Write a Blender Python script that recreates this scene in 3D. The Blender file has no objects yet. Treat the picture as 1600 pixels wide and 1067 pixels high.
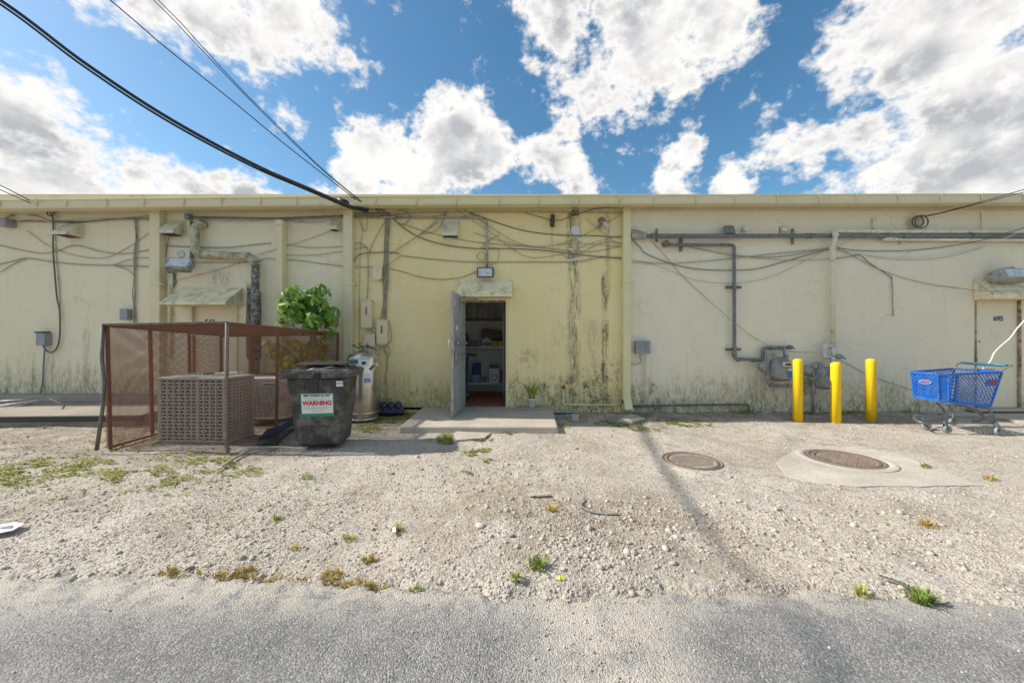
import bpy, bmesh, math, random
import numpy as np
from mathutils import Vector, Matrix, Euler
random.seed(7); rng = np.random.default_rng(7)
sc = bpy.context.scene
col = sc.collection
R = math.radians
# ------------------------------------------------------------------ camera
F = 569.0; EYE = 1.33; WALL = 6.8
cam = bpy.data.cameras.new('camera'); cam.lens = 36*F/1600; cam.sensor_width = 36
cam.clip_end = 3000; cam.clip_start = .05
co = bpy.data.objects.new('camera', cam); col.objects.link(co)
co.location = (0, 0, EYE); co.rotation_euler = (R(90), 0, 0); sc.camera = co
# ------------------------------------------------------------------ sun, sky, exposure
SUN_EL, SUN_AZ = R(37), R(-86)          # from the left, a little behind the building
sv = Vector((math.sin(SUN_AZ)*math.cos(SUN_EL), math.cos(SUN_AZ)*math.cos(SUN_EL), math.sin(SUN_EL)))
sl = bpy.data.lights.new('sun', 'SUN'); sl.energy = 2.6; sl.angle = R(1.1); sl.color = (1, .93, .82)
so = bpy.data.objects.new('sun', sl); col.objects.link(so)
so.rotation_euler = sv.to_track_quat('Z', 'Y').to_euler()
sc.view_settings.view_transform = 'Standard'; sc.view_settings.look = 'None'
sc.view_settings.gamma = 1; sc.view_settings.use_curve_mapping = False
sc.view_settings.exposure = 1.3

def NT(nt):
    def N(t, **kw):
        n = nt.nodes.new(t)
        ins = kw.pop('ins', {})
        for k, v in kw.items(): setattr(n, k, v)
        for k, v in ins.items():
            s = n.inputs[k]
            if isinstance(v, bpy.types.NodeSocket): nt.links.new(v, s)
            else: s.default_value = v
        return n
    return N

world = bpy.data.worlds.new('World'); sc.world = world; world.use_nodes = True
wt = world.node_tree; wt.nodes.clear(); N = NT(wt)
def wmath(op, a, b=None, clamp=False, c=None):
    n = wt.nodes.new('ShaderNodeMath'); n.operation = op; n.use_clamp = clamp
    for i, v in enumerate((a, b, c)):
        if v is None: continue
        if isinstance(v, (int, float)): n.inputs[i].default_value = v
        else: wt.links.new(v, n.inputs[i])
    return n.outputs[0]
sky = N('ShaderNodeTexSky', sky_type='NISHITA', sun_disc=False, sun_elevation=SUN_EL, sun_rotation=SUN_AZ,
        altitude=0, air_density=1.0, dust_density=0.6, ozone_density=1.8)
tc = N('ShaderNodeTexCoord')
nd = N('ShaderNodeVectorMath', operation='NORMALIZE', ins={0: tc.outputs['Generated']})
D = nd.outputs[0]
# clouds: direction-space cumulus; centres (as directions), radius, weight
def pdir(px, py): return Vector(((px-800)/F, 1, (533-py)/F)).normalized()
blobs = [  # px, py, radius, weight
 (450,30,.17,.9),(330,15,.13,.8),(525,85,.11,.8),(235,25,.06,.55),(130,30,.05,.3),
 (35,225,.13,.9),(60,285,.14,1.),(150,300,.10,.8),(-90,240,.25,.9),
 (600,240,.11,1.),(700,215,.13,1.15),(760,240,.11,1.1),(860,250,.10,1.05),(900,285,.09,.9),(560,285,.10,.9),
 (300,302,.10,.95),(400,300,.09,.95),(215,300,.08,.9),(655,295,.16,1.),(500,294,.08,.9),
 (1000,60,.22,1.),(880,35,.17,.85),(1120,40,.14,.9),(960,140,.13,.8),(1190,15,.09,.7),(1170,170,.05,.5),
 (1070,225,.075,.85),(560,180,.05,.5),(455,195,.05,.5),(625,85,.045,.4),
 (1480,60,.22,1.),(1570,150,.22,1.05),(1240,230,.11,.8),(1330,200,.11,.75),(1450,240,.17,.9),(1600,240,.25,1.05),
 (1050,290,.08,.85),(1300,290,.09,.85),(1150,285,.07,.75),(1400,100,.08,.5),
 (820,130,-.001,0.)]
blobs = [b for b in blobs if b[2] > 0]
# the same kind of clouds go on all round the sky
rb = random.Random(3)
for k in range(34):
    a = rb.uniform(0, 2*math.pi); e = rb.uniform(.06, 1.3)
    d = Vector((math.sin(a)*math.cos(e), math.cos(a)*math.cos(e), math.sin(e)))
    if d.y > .35 and abs(d.x/d.y) < 1.55 and d.z/d.y < 1.05: continue
    blobs.append((d, None, rb.uniform(.12, .30), rb.uniform(.7, 1.05)))
# warp the lookup so that outlines billow
wn = N('ShaderNodeTexNoise', noise_dimensions='3D', ins={'Vector': D, 'Scale': 7.0, 'Detail': 4.0, 'Roughness': .55})
wv = N('ShaderNodeVectorMath', operation='SUBTRACT', ins={0: wn.outputs['Color'], 1: (.5, .5, .5)})
ws = N('ShaderNodeVectorMath', operation='SCALE', ins={0: wv.outputs[0], 'Scale': .13})
wd = N('ShaderNodeVectorMath', operation='ADD', ins={0: D, 1: ws.outputs[0]})
DW = wd.outputs[0]
def field(vec):
    tot = None
    for b in blobs:
        c = b[0] if b[1] is None else pdir(b[0], b[1])
        dist = N('ShaderNodeVectorMath', operation='DISTANCE', ins={0: vec, 1: tuple(c)}).outputs['Value']
        q = wmath('DIVIDE', dist, b[2]*1.12)
        q = wmath('SUBTRACT', 1.0, q, clamp=True)
        q = wmath('MULTIPLY', q, b[3])
        tot = q if tot is None else wmath('SMOOTH_MAX', tot, q, c=.12) if False else wmath('MAXIMUM', tot, q)
    return tot
def fbm(vec, s, det=9.0, rough=.6, off=(0,0,0)):
    v = N('ShaderNodeVectorMath', operation='ADD', ins={0: vec, 1: off}).outputs[0]
    v = N('ShaderNodeVectorMath', operation='MULTIPLY', ins={0: v, 1: (1, 1, 1.35)}).outputs[0]
    return N('ShaderNodeTexNoise', ins={'Vector': v, 'Scale': s, 'Detail': det, 'Roughness': rough}).outputs['Fac']
fld = field(DW)
n1 = fbm(D, 7.5, 9, .60)
n2 = fbm(D, 26., 6, .62)
nn = wmath('ADD', wmath('MULTIPLY', n1, .62), wmath('MULTIPLY', n2, .38))
dens = wmath('ADD', fld, wmath('MULTIPLY', wmath('SUBTRACT', nn, .5), 2.9))
alpha = N('ShaderNodeMapRange', interpolation_type='SMOOTHSTEP', ins={'Value': dens, 'From Min': .24, 'From Max': .62}).outputs[0]
# light side / grey underside: compare with the density a step towards the sun and up
step = (sv*0.4 + Vector((0, 0, .9))).normalized()*.035
la = fbm(D, 4.2, 6, .55); lb_ = fbm(D, 4.2, 6, .55, off=tuple(step*1.8))
lit = wmath('ADD', wmath('MULTIPLY', wmath('SUBTRACT', la, lb_), 4.0), .50, clamp=True)
core = N('ShaderNodeMapRange', interpolation_type='SMOOTHSTEP', ins={'Value': dens, 'From Min': .45, 'From Max': 1.0}).outputs[0]
bright = wmath('SUBTRACT', 1.0, wmath('MULTIPLY', core, wmath('SUBTRACT', 1.02, lit)), clamp=True)
cr = N('ShaderNodeValToRGB', ins={'Fac': bright})
CL = 10.0
cr.color_ramp.elements[0].position = .15; cr.color_ramp.elements[0].color = (.47, .485, .51, 1)
cr.color_ramp.elements[1].position = .92; cr.color_ramp.elements[1].color = (.93, .91, .88, 1)
e = cr.color_ramp.elements.new(.55); e.color = (.68, .685, .69, 1)
skyg = N('ShaderNodeHueSaturation', ins={'Hue': .488, 'Saturation': 1.22, 'Value': .62, 'Color': sky.outputs[0]})
cb = N('ShaderNodeVectorMath', operation='SCALE', ins={0: cr.outputs['Color'], 'Scale': 4.25})
mixc = N('ShaderNodeMix', data_type='RGBA', ins={0: alpha, 6: skyg.outputs[0], 7: cb.outputs[0]})
bg = N('ShaderNodeBackground', ins={'Color': mixc.outputs[2], 'Strength': .105})
wo = N('ShaderNodeOutputWorld', ins={'Surface': bg.outputs[0]})
world.cycles.sampling_method = 'MANUAL'; world.cycles.sample_map_resolution = 512

# ------------------------------------------------------------------ pixel helpers (1600 px photograph)
def P(px, py, Y): return Vector(((px-800)*Y/F, Y, EYE-(py-533)*Y/F))
def W(px, py, off=0.0): return P(px, py, WALL-off)
def G(px, py, z=0.0):
    Y = (EYE-z)*F/(py-533); return Vector(((px-800)*Y/F, Y, z))
KX = WALL/F
def wx(px): return (px-800)*KX
def wz(py): return EYE-(py-533)*KX
# ------------------------------------------------------------------ mesh builder
ORG = {}
class MB:
    def __init__(s): s.v = []; s.f = []; s.sm = []
    def add(s, vs, fs, smooth=False):
        o = len(s.v); s.v += [tuple(x) for x in vs]; s.f += [tuple(i+o for i in f) for f in fs]
        s.sm += [smooth]*len(fs); return s
    def box(s, x0, x1, y0, y1, z0, z1):
        return s.add([(x0,y0,z0),(x1,y0,z0),(x1,y1,z0),(x0,y1,z0),(x0,y0,z1),(x1,y0,z1),(x1,y1,z1),(x0,y1,z1)],
              [(0,3,2,1),(4,5,6,7),(0,1,5,4),(1,2,6,5),(2,3,7,6),(3,0,4,7)])
    def obox(s, c, sx, sy, sz, rot=(0,0,0)):
        m = Euler(rot).to_matrix(); c = Vector(c)
        vs = [c + m @ Vector((a*sx/2, b*sy/2, d*sz/2)) for d in (-1,1) for a, b in ((-1,-1),(1,-1),(1,1),(-1,1))]
        return s.add(vs, [(0,3,2,1),(4,5,6,7),(0,1,5,4),(1,2,6,5),(2,3,7,6),(3,0,4,7)])
    def hexa(s, b, t):      # bottom quad, top quad (both counter-clockwise from above)
        return s.add(list(b)+list(t), [(0,3,2,1),(4,5,6,7),(0,1,5,4),(1,2,6,5),(2,3,7,6),(3,0,4,7)])
    def bar(s, a, b, w, t, up=(0,0,1)):   # rectangular bar from a to b
        a = Vector(a); b = Vector(b); d = (b-a)
        if d.length < 1e-6: return s
        d.normalize(); u = Vector(up)
        if abs(d.dot(u)) > .97: u = Vector((1,0,0))
        sd = d.cross(u).normalized(); u2 = sd.cross(d)
        q = [(-1,-1),(1,-1),(1,1),(-1,1)]
        vs = [a+sd*(i*w/2)+u2*(j*t/2) for i, j in q]+[b+sd*(i*w/2)+u2*(j*t/2) for i, j in q]
        return s.add(vs, [(0,1,2,3),(7,6,5,4),(0,4,5,1),(1,5,6,2),(2,6,7,3),(3,7,4,0)])
    def tube(s, pts, r, seg=8, closed=False, cap=True):
        pts = [Vector(p) for p in pts]; n = len(pts)
        rr = r if isinstance(r, (list, tuple)) else [r]*n
        d0 = (pts[1]-pts[0]).normalized()
        up = Vector((0,0,1)) if abs(d0.z) < .9 else Vector((0,1,0))
        sd = d0.cross(up).normalized(); vs = []
        for i, p in enumerate(pts):
            if closed: d = (pts[(i+1)%n]-pts[i-1]).normalized()
            else: d = (pts[min(i+1,n-1)]-pts[max(i-1,0)]).normalized()
            sd = (sd-d*sd.dot(d)).normalized(); u = sd.cross(d)
            for k in range(seg):
                a = 2*math.pi*k/seg; vs.append(p+(sd*math.cos(a)+u*math.sin(a))*rr[i])
        fs = []
        for i in range(n if closed else n-1):
            j = (i+1) % n
            for k in range(seg):
                l = (k+1) % seg; fs.append((i*seg+k, j*seg+k, j*seg+l, i*seg+l))
        s.add(vs, fs, True)
        if cap and not closed:
            o = len(s.v)-n*seg
            s.f.append(tuple(o+k for k in range(seg))); s.sm.append(False)
            s.f.append(tuple(o+(n-1)*seg+k for k in reversed(range(seg)))); s.sm.append(False)
        return s
    def lathe(s, prof, c=(0,0,0), seg=24, axis='Z', smooth=True):  # prof: (r, h)
        c = Vector(c); vs = []
        for r, h in prof:
            for k in range(seg):
                a = 2*math.pi*k/seg; x, y = r*math.cos(a), r*math.sin(a)
                vs.append(c+(Vector((x,y,h)) if axis == 'Z' else Vector((x,h,y)) if axis == 'Y' else Vector((h,x,y))))
        fs = []
        for i in range(len(prof)-1):
            for k in range(seg):
                l = (k+1)%seg; fs.append((i*seg+k, i*seg+l, (i+1)*seg+l, (i+1)*seg+k))
        s.add(vs, fs, smooth); o = len(s.v)-len(vs)
        s.f.append(tuple(o+k for k in reversed(range(seg)))); s.sm.append(False)
        s.f.append(tuple(o+(len(prof)-1)*seg+k for k in range(seg))); s.sm.append(False)
        return s
    def prism(s, poly, dvec):      # planar polygon (3D points) extruded by dvec
        n = len(poly); p = [Vector(x) for x in poly]; d = Vector(dvec)
        return s.add(p+[x+d for x in p], [tuple(reversed(range(n))), tuple(range(n, 2*n))]+[(i, (i+1)%n, n+(i+1)%n, n+i) for i in range(n)])
    def lattice(s, A, B, C, Dd, nu, nv, w, t, nrm):   # diamond strands over the quad A B C D
        A, B, C, Dd = map(Vector, (A, B, C, Dd))
        def pt(u, v): return A*(1-u)*(1-v)+B*u*(1-v)+C*u*v+Dd*(1-u)*v
        for sg in (1, -1):
            for k in range(-nv if sg < 0 else 0, nu+nv if sg > 0 else nu):
                kk = k+.5; e = []
                for v in (0, 1):
                    u = (kk-sg*v*nv)/nu
                    if 0 <= u <= 1: e.append((u, v))
                for u in (0, 1):
                    v = (kk-u*nu)/(sg*nv)
                    if 0 < v < 1: e.append((u, v))
                if len(e) >= 2:
                    off = Vector(nrm)*(t*.55*sg)
                    a, b = pt(*e[0]), pt(*e[1]); m_ = pt((e[0][0]+e[1][0])/2, (e[0][1]+e[1][1])/2)
                    s.bar(a+off, m_+off, w, t, nrm); s.bar(m_+off, b+off, w, t, nrm)
        return s
    def build(s, name, mat, parent=None, bevel=0, seg=2, kind=None, label=None, fix=True):
        me = bpy.data.meshes.new(name)
        vs = s.v; o = bpy.data.objects.new(name, me)
        if parent is not None:
            M = ORG[parent.name]; Mi = M.inverted(); vs = [Mi @ Vector(v) for v in vs]
            o.parent = parent; ORG[o.name] = M
        else: ORG[o.name] = Matrix.Identity(4)
        me.from_pydata([tuple(v) for v in vs], [], s.f)
        me.polygons.foreach_set('use_smooth', s.sm)
        if fix:
            bm = bmesh.new(); bm.from_mesh(me); bmesh.ops.recalc_face_normals(bm, faces=bm.faces); bm.to_mesh(me); bm.free()
        me.materials.append(mat); col.objects.link(o)
        if bevel:
            b = o.modifiers.new('bevel', 'BEVEL'); b.width = bevel; b.segments = seg; b.limit_method = 'ANGLE'; b.angle_limit = R(40)
        if kind: o['kind'] = kind
        if label: o['label'] = label
        return o
def tag(o, label=None, cat=None, group=None, kind=None):
    if label: o['label'] = label
    if cat: o['category'] = cat
    if group: o['group'] = group
    if kind: o['kind'] = kind
    return o
def thing(name, loc, label, cat, group=None, rz=0):
    o = bpy.data.objects.new(name, None); col.objects.link(o); o.empty_display_size = .1
    o.location = loc; o.rotation_euler = (0, 0, rz)
    ORG[o.name] = Matrix.Translation(loc) @ Matrix.Rotation(rz, 4, 'Z')
    return tag(o, label, cat, group)
def recentre(o):       # single-mesh thing: origin at its base
    me = o.data; n = len(me.vertices); a = np.empty(n*3, np.float32); me.vertices.foreach_get('co', a); a = a.reshape(-1, 3)
    c = np.array([(a[:,0].min()+a[:,0].max())/2, (a[:,1].min()+a[:,1].max())/2, a[:,2].min()], np.float32)
    a -= c; me.vertices.foreach_set('co', a.ravel()); o.location = [float(x) for x in c]; return o
def dup(root, loc, rz=0, label=None):
    r = root.copy(); col.objects.link(r); r.location = loc; r.rotation_euler = (0, 0, rz)
    ORG[r.name] = Matrix.Translation(loc) @ Matrix.Rotation(rz, 4, 'Z')
    if label: r['label'] = label
    for ch in root.children:
        c = ch.copy(); col.objects.link(c); c.parent = r; ORG[c.name] = ORG[r.name]
        for g in ch.children:
            d = g.copy(); col.objects.link(d); d.parent = c; ORG[d.name] = ORG[r.name]
    return r
def smooth(pts, k=6):       # Catmull-Rom through points
    p = [Vector(x) for x in pts]; p = [p[0]*2-p[1]]+p+[p[-1]*2-p[-2]]; out = []
    for i in range(1, len(p)-2):
        for j in range(k):
            t = j/k; a, b, c, d = p[i-1], p[i], p[i+1], p[i+2]
            out.append(.5*((2*b)+(-a+c)*t+(2*a-5*b+4*c-d)*t*t+(-a+3*b-3*c+d)*t**3))
    out.append(p[-2]); return out
def text(body, size, loc, mat, parent, name='lettering', ext=.0006, rot=(R(90),0,0), bold=0., sx=1., kind=None):
    cu = bpy.data.curves.new('t', 'FONT'); cu.body = body; cu.size = size; cu.extrude = ext; cu.offset = bold
    cu.align_x = 'CENTER'; cu.align_y = 'CENTER'
    ob = bpy.data.objects.new('t', cu); col.objects.link(ob)
    dg = bpy.context.evaluated_depsgraph_get(); me = bpy.data.meshes.new_from_object(ob.evaluated_get(dg))
    bpy.data.objects.remove(ob); me.materials.clear(); me.materials.append(mat)
    M = Matrix.Translation(loc) @ Euler(rot).to_matrix().to_4x4() @ Matrix.Diagonal((sx,1,1,1))
    me.transform(ORG[parent.name].inverted() @ M)
    o = bpy.data.objects.new(name, me); col.objects.link(o); o.parent = parent; ORG[o.name] = ORG[parent.name]
    return o
# ------------------------------------------------------------------ materials
def newmat(name):
    m = bpy.data.materials.new(name); m.use_nodes = True; nt = m.node_tree; nt.nodes.clear()
    return m, nt, NT(nt)
def mathf(nt):
    def M(op, a, b=None, clamp=False):
        n = nt.nodes.new('ShaderNodeMath'); n.operation = op; n.use_clamp = clamp
        for i, v in enumerate((a, b)):
            if v is None: continue
            if isinstance(v, (int, float)): n.inputs[i].default_value = v
            else: nt.links.new(v, n.inputs[i])
        return n.outputs[0]
    return M
def c4(c): return (c[0], c[1], c[2], 1)
def simple(name, c, rough=.6, metal=0., var=.15, vs=8., dirt=None, ds=3., da=.4, bump=.0, bs=60., spec=.5, trans=0):
    """paint / plastic / metal with tone variation, blotchy dirt and a little relief"""
    m, nt, N = newmat(name); M = mathf(nt)
    t = N('ShaderNodeTexCoord'); co_ = N('ShaderNodeNewGeometry').outputs['Position']
    n = N('ShaderNodeTexNoise', ins={'Vector': co_, 'Scale': vs, 'Detail': 6., 'Roughness': .65})
    lo = tuple(x*(1-var) for x in c); hi = tuple(min(1, x*(1+var)) for x in c)
    mx = N('ShaderNodeMix', data_type='RGBA', ins={0: n.outputs['Fac'], 6: c4(lo), 7: c4(hi)})
    colr = mx.outputs[2]
    if dirt is not None:
        n2 = N('ShaderNodeTexNoise', ins={'Vector': co_, 'Scale': ds, 'Detail': 9., 'Roughness': .7})
        f = N('ShaderNodeMapRange', ins={'Value': n2.outputs['Fac'], 'From Min': .62-da*.4, 'From Max': .78-da*.35})
        f = M('MULTIPLY', f.outputs[0], min(1, da+.35))
        colr = N('ShaderNodeMix', data_type='RGBA', ins={0: f, 6: colr, 7: c4(dirt)}).outputs[2]
    b = N('ShaderNodeBsdfPrincipled', ins={'Base Color': colr, 'Metallic': metal, 'Specular IOR Level': spec})
    rr = N('ShaderNodeMapRange', ins={'Value': n.outputs['Fac'], 'To Min': max(.05, rough-.12), 'To Max': min(1, rough+.12)})
    nt.links.new(rr.outputs[0], b.inputs['Roughness'])
    if bump:
        nb = N('ShaderNodeTexNoise', ins={'Vector': co_, 'Scale': bs, 'Detail': 5.})
        bp = N('ShaderNodeBump', ins={'Strength': bump, 'Distance': .004, 'Height': nb.outputs['Fac']})
        nt.links.new(bp.outputs[0], b.inputs['Normal'])
    N('ShaderNodeOutputMaterial', ins={'Surface': b.outputs[0]})
    return m
def wallmat(name, c, c2, streaks, moss=.55, blots=()):
    m, nt, N = newmat(name); M = mathf(nt)
    pos = N('ShaderNodeNewGeometry').outputs['Position']
    sp = N('ShaderNodeSeparateXYZ', ins={0: pos}); X, Z = sp.outputs['X'], sp.outputs['Z']
    def noise(s, d=8., r=.65, scale3=(1,1,1), dist=0.):
        v = N('ShaderNodeVectorMath', operation='MULTIPLY', ins={0: pos, 1: scale3}).outputs[0]
        return N('ShaderNodeTexNoise', ins={'Vector': v, 'Scale': s, 'Detail': d, 'Roughness': r, 'Distortion': dist}).outputs['Fac']
    def rng_(v, a, b, t0=0., t1=1.): return N('ShaderNodeMapRange', interpolation_type='SMOOTHSTEP', ins={'Value': v, 'From Min': a, 'From Max': b, 'To Min': t0, 'To Max': t1}).outputs[0]
    def mix(f, a, b): return N('ShaderNodeMix', data_type='RGBA', ins={0: f, 6: a, 7: b}).outputs[2]
    base = mix(rng_(noise(.9), .35, .65), c4(c), c4(c2))
    base = mix(M('MULTIPLY', rng_(noise(11., 8, .7), .5, .75), .18), base, c4([x*.72 for x in c]))
    # faint vertical rain wash
    wash = rng_(noise(1.0, 7, .7, (9, 1, .55)), .50, .74)
    base = mix(M('MULTIPLY', wash, .13), base, c4((c[0]*.58, c[1]*.60, c[2]*.52)))
    # patch repairs in a lighter tone
    base = mix(M('MULTIPLY', rng_(noise(1.7, 3, .5, (1,1,1.4)), .60, .64), .25), base, c4([min(.85, x*1.12) for x in c]))
    # green algae and black mould near the ground, ragged upper limit
    hgt = M('ADD', Z, M('MULTIPLY', M('SUBTRACT', noise(1.6, 6, .7, (5,1,.8)), .5), 1.9))
    alg = M('MULTIPLY', rng_(hgt, moss+.55, moss-.35), rng_(noise(14, 8, .75, (2,1,.6)), .36, .62))
    base = mix(M('MULTIPLY', alg, .75), base, c4((.24, .235, .10)))
    hg2 = M('ADD', Z, M('MULTIPLY', M('SUBTRACT', noise(3.0, 8, .7, (1.4,1,.7)), .5), 1.5))
    mould = M('MULTIPLY', rng_(hg2, moss+.05, moss-.5), rng_(noise(9, 12, .85, (1,1,.7)), .47, .60))
    base = mix(M('MULTIPLY', mould, .7), base, c4((.045, .045, .035)))
    # streaks with a place of their own: (x, z0, z1, halfwidth, strength)
    nx = M('MULTIPLY', M('SUBTRACT', noise(5., 6, .6, (1,1,.35)), .5), .16)
    XX = M('ADD', X, nx)
    fine = rng_(noise(6, 9, .8, (3.2,1,.5)), .36, .62)
    spk = rng_(noise(26, 9, .85, (1,1,.6)), .42, .60)
    for (sx, z0, z1, hw, st) in streaks:
        g = rng_(M('ABSOLUTE', M('SUBTRACT', XX, sx)), hw, hw*.25)
        g = M('MULTIPLY', g, rng_(Z, z0-.2, z0+.15)); g = M('MULTIPLY', g, rng_(Z, z1+.08, z1-.15))
        g = M('MULTIPLY', g, M('MULTIPLY', M('ADD', M('MULTIPLY', spk, .6), .4), fine)); g = M('MULTIPLY', g, st*1.0, True)
        base = mix(g, base, c4((.16, .135, .08)))
    bn = M('ADD', M('MULTIPLY', noise(6., 10, .8, (1,1,.8)), .6), M('MULTIPLY', noise(24., 8, .8), .4))
    for (bx, bz, rx, rz_, st) in blots:
        dx = M('DIVIDE', M('SUBTRACT', XX, bx), rx); dz = M('DIVIDE', M('SUBTRACT', Z, bz), rz_)
        d2 = M('ADD', M('MULTIPLY', dx, dx), M('MULTIPLY', dz, dz))
        g = M('ADD', M('MULTIPLY', rng_(d2, 3.2, .0), .75), M('MULTIPLY', M('SUBTRACT', bn, .5), 6.)); g = M('MULTIPLY', rng_(g, .55, 1.25), rng_(d2, 3.6, 2.)); g = M('MULTIPLY', g, st*.8, True)
        base = mix(g, base, c4((.10, .095, .06)))
    # small chips
    ch = N('ShaderNodeTexVoronoi', ins={'Vector': pos, 'Scale': 3.6, 'Randomness': 1.})
    chip = rng_(M('ADD', ch.outputs['Distance'], M('MULTIPLY', noise(30), .10)), .095, .075)
    cs = N('ShaderNodeSeparateColor', ins={0: ch.outputs['Color']})
    chip = M('MULTIPLY', chip, M('GREATER_THAN', cs.outputs[0], .70))
    base = mix(M('MULTIPLY', chip, .65), base, c4((.16, .145, .11)))
    # relief: trowelled stucco
    rel = M('ADD', M('MULTIPLY', noise(4., 5, .6, (1,1,1.6)), 1.6), M('MULTIPLY', noise(22., 8, .72), .55))
    rel = M('SUBTRACT', rel, M('MULTIPLY', chip, .25))
    cv = N('ShaderNodeTexVoronoi', feature='DISTANCE_TO_EDGE', ins={'Vector': N('ShaderNodeVectorMath', operation='ADD', ins={0: pos, 1: N('ShaderNodeVectorMath', operation='SCALE', ins={0: N('ShaderNodeTexNoise', ins={'Vector': pos, 'Scale': 3.}).outputs['Color'], 'Scale': .5}).outputs[0]}).outputs[0], 'Scale': .75})
    crk = M('MULTIPLY', rng_(cv.outputs['Distance'], .0035, .0012), rng_(noise(1.3, 2), .56, .60))
    rel = M('SUBTRACT', rel, M('MULTIPLY', crk, .3)); base = mix(M('MULTIPLY', crk, .22), base, c4([x*.3 for x in c]))
    bp = N('ShaderNodeBump', ins={'Strength': .9, 'Distance': .02, 'Height': rel})
    b = N('ShaderNodeBsdfPrincipled', ins={'Base Color': base, 'Roughness': .88, 'Specular IOR Level': .25, 'Normal': bp.outputs[0]})
    N('ShaderNodeOutputMaterial', ins={'Surface': b.outputs[0]})
    return m
def leafmat(name, a, b_, tr=.3, rough=.45):
    m, nt, N = newmat(name); M = mathf(nt)
    oi = N('ShaderNodeObjectInfo').outputs['Random']; pos = N('ShaderNodeNewGeometry').outputs['Position']
    n = N('ShaderNodeTexNoise', ins={'Vector': pos, 'Scale': 13., 'Detail': 3.}).outputs['Fac']
    f = M('ADD', M('MULTIPLY', oi, .5), M('MULTIPLY', M('SUBTRACT', n, .3), 1.3), True)
    c = N('ShaderNodeMix', data_type='RGBA', ins={0: f, 6: c4(a), 7: c4(b_)}).outputs[2]
    p = N('ShaderNodeBsdfPrincipled', ins={'Base Color': c, 'Roughness': rough, 'Specular IOR Level': .4})
    t = N('ShaderNodeBsdfTranslucent', ins={'Color': c})
    ms = N('ShaderNodeMixShader', ins={0: tr, 1: p.outputs[0], 2: t.outputs[0]})
    N('ShaderNodeOutputMaterial', ins={'Surface': ms.outputs[0]}); return m

MAT = {}
YEL = (.88, .715, .36); BEI = (.66, .60, .46); GRN = (.60, .585, .46)
MAT['wall_left'] = wallmat('beige_stucco', (.84,.74,.52), (.87,.78,.57),
    [(wx(135), .5, 1.6, .10, .6), (wx(82), .3, 1.2, .06, .5), (wx(130), .3, .9, .04, .7), (wx(52), .3, 1.0, .04, .8), (wx(12), .3, .9, .04, .6),
     (wx(392), 1.4, 2.4, .10, 3.2), (wx(405), 1.2, 2.1, .05, 2.0), (wx(345), 2.4, 2.7, .3, .8)], moss=.62)
MAT['wall_mid'] = wallmat('yellow_stucco', YEL, (.89,.755,.42),
    [(wx(897), .2, 4.0, .16, 1.1), (wx(890), 2.7, 3.9, .10, .8), (wx(945), .2, 2.6, .09, 1.5), (wx(950), 2.2, 4.0, .06, .9), (wx(862), 2.9, 3.7, .05, .6), (wx(925), .2, 1.8, .22, .45), (wx(603), .4, 3.6, .04, .8), (wx(700), .2, .5, .5, .5)],
    moss=.30, blots=[(wx(892), .38, .42, .42, 1.0), (wx(948), .38, .38, .45, 1.2), (wx(808), .42, .18, .30, 1.0), (wx(830), 1.0, .25, .22, .6), (wx(878), 1.4, .3, .3, .35), (wx(845), .35, .2, .3, 1.0), (wx(960), .6, .2, .5, .5)])
MAT['wall_right'] = wallmat('pale_stucco', (.87,.775,.58), (.82,.74,.57),
    [(wx(1003), .2, 1.2, .06, .5), (wx(1180), .2, .7, .2, .5), (wx(1390), .2, .6, .2, .4)],
    moss=.36, blots=[(wx(1140), .35, .9, .32, .38), (wx(1010), .25, .4, .3, .8), (wx(1265), .4, .2, .2, .6)])
trim_c = (.74, .65, .41)
MAT['trim'] = simple('tan_trim_paint', trim_c, .55, 0, .08, 3, (.40,.35,.22), 1.1, .18, .3, 40)
MAT['trim_y'] = simple('yellow_trim_paint', (.74,.665,.38), .55, 0, .08, 3, (.42,.37,.20), 1.3, .2, .3, 40)
MAT['canopy'] = simple('weathered_canopy_paint', (.84,.75,.48), .7, 0, .10, 5, (.33,.29,.16), 6, .38, .6, 30)
MAT['hood'] = simple('hood_paint', (.70,.65,.46), .55, 0, .1, 6, (.18,.17,.10), 9, .3, .2, 50)
MAT['door_grey'] = simple('grey_blue_door_paint', (.37,.385,.39), .5, .0, .2, 5, (.20,.17,.14), 4, .35, .3, 40)
MAT['door_tan'] = simple('tan_door_paint', (.78,.70,.51), .55, 0, .06, 4, (.45,.38,.25), 5, .15, .2, 40)
MAT['rust'] = simple('rusty_iron', (.27,.115,.065), .85, .2, .35, 14, (.24,.16,.12), 7, .35, .6, 90)
MAT['rust_edge'] = simple('rusty_door_frame', (.22,.10,.05), .85, 0, .4, 20, (.5,.46,.33), 12, .5)
MAT['post_rust'] = simple('worn_rusty_steel', (.23,.16,.12), .8, .2, .3, 12, (.30,.28,.24), 8, .5)
MAT['old_steel'] = simple('weathered_grey_green_steel', (.20,.20,.17), .7, .4, .25, 12, (.15,.08,.05), 9, .45)
MAT['galv'] = simple('galvanised_steel', (.42,.42,.40), .5, .35, .2, 14, (.20,.17,.14), 9, .4, .2, 80)
MAT['pipe_grey'] = simple('grey_painted_pipe', (.20,.215,.225), .55, .2, .2, 14, (.10,.085,.07), 12, .4, .3, 60)
MAT['blue_pipe'] = simple('bluish_conduit', (.17,.24,.29), .5, .2, .15, 14, (.10,.09,.08), 10, .3)
MAT['meter'] = simple('gas_meter_grey', (.34,.355,.345), .55, .3, .25, 9, (.13,.13,.12), 9, .4, .3, 60)
MAT['pvc'] = simple('white_pvc', (.62,.62,.58), .45, 0, .1, 8, (.25,.22,.15), 8, .4)
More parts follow.
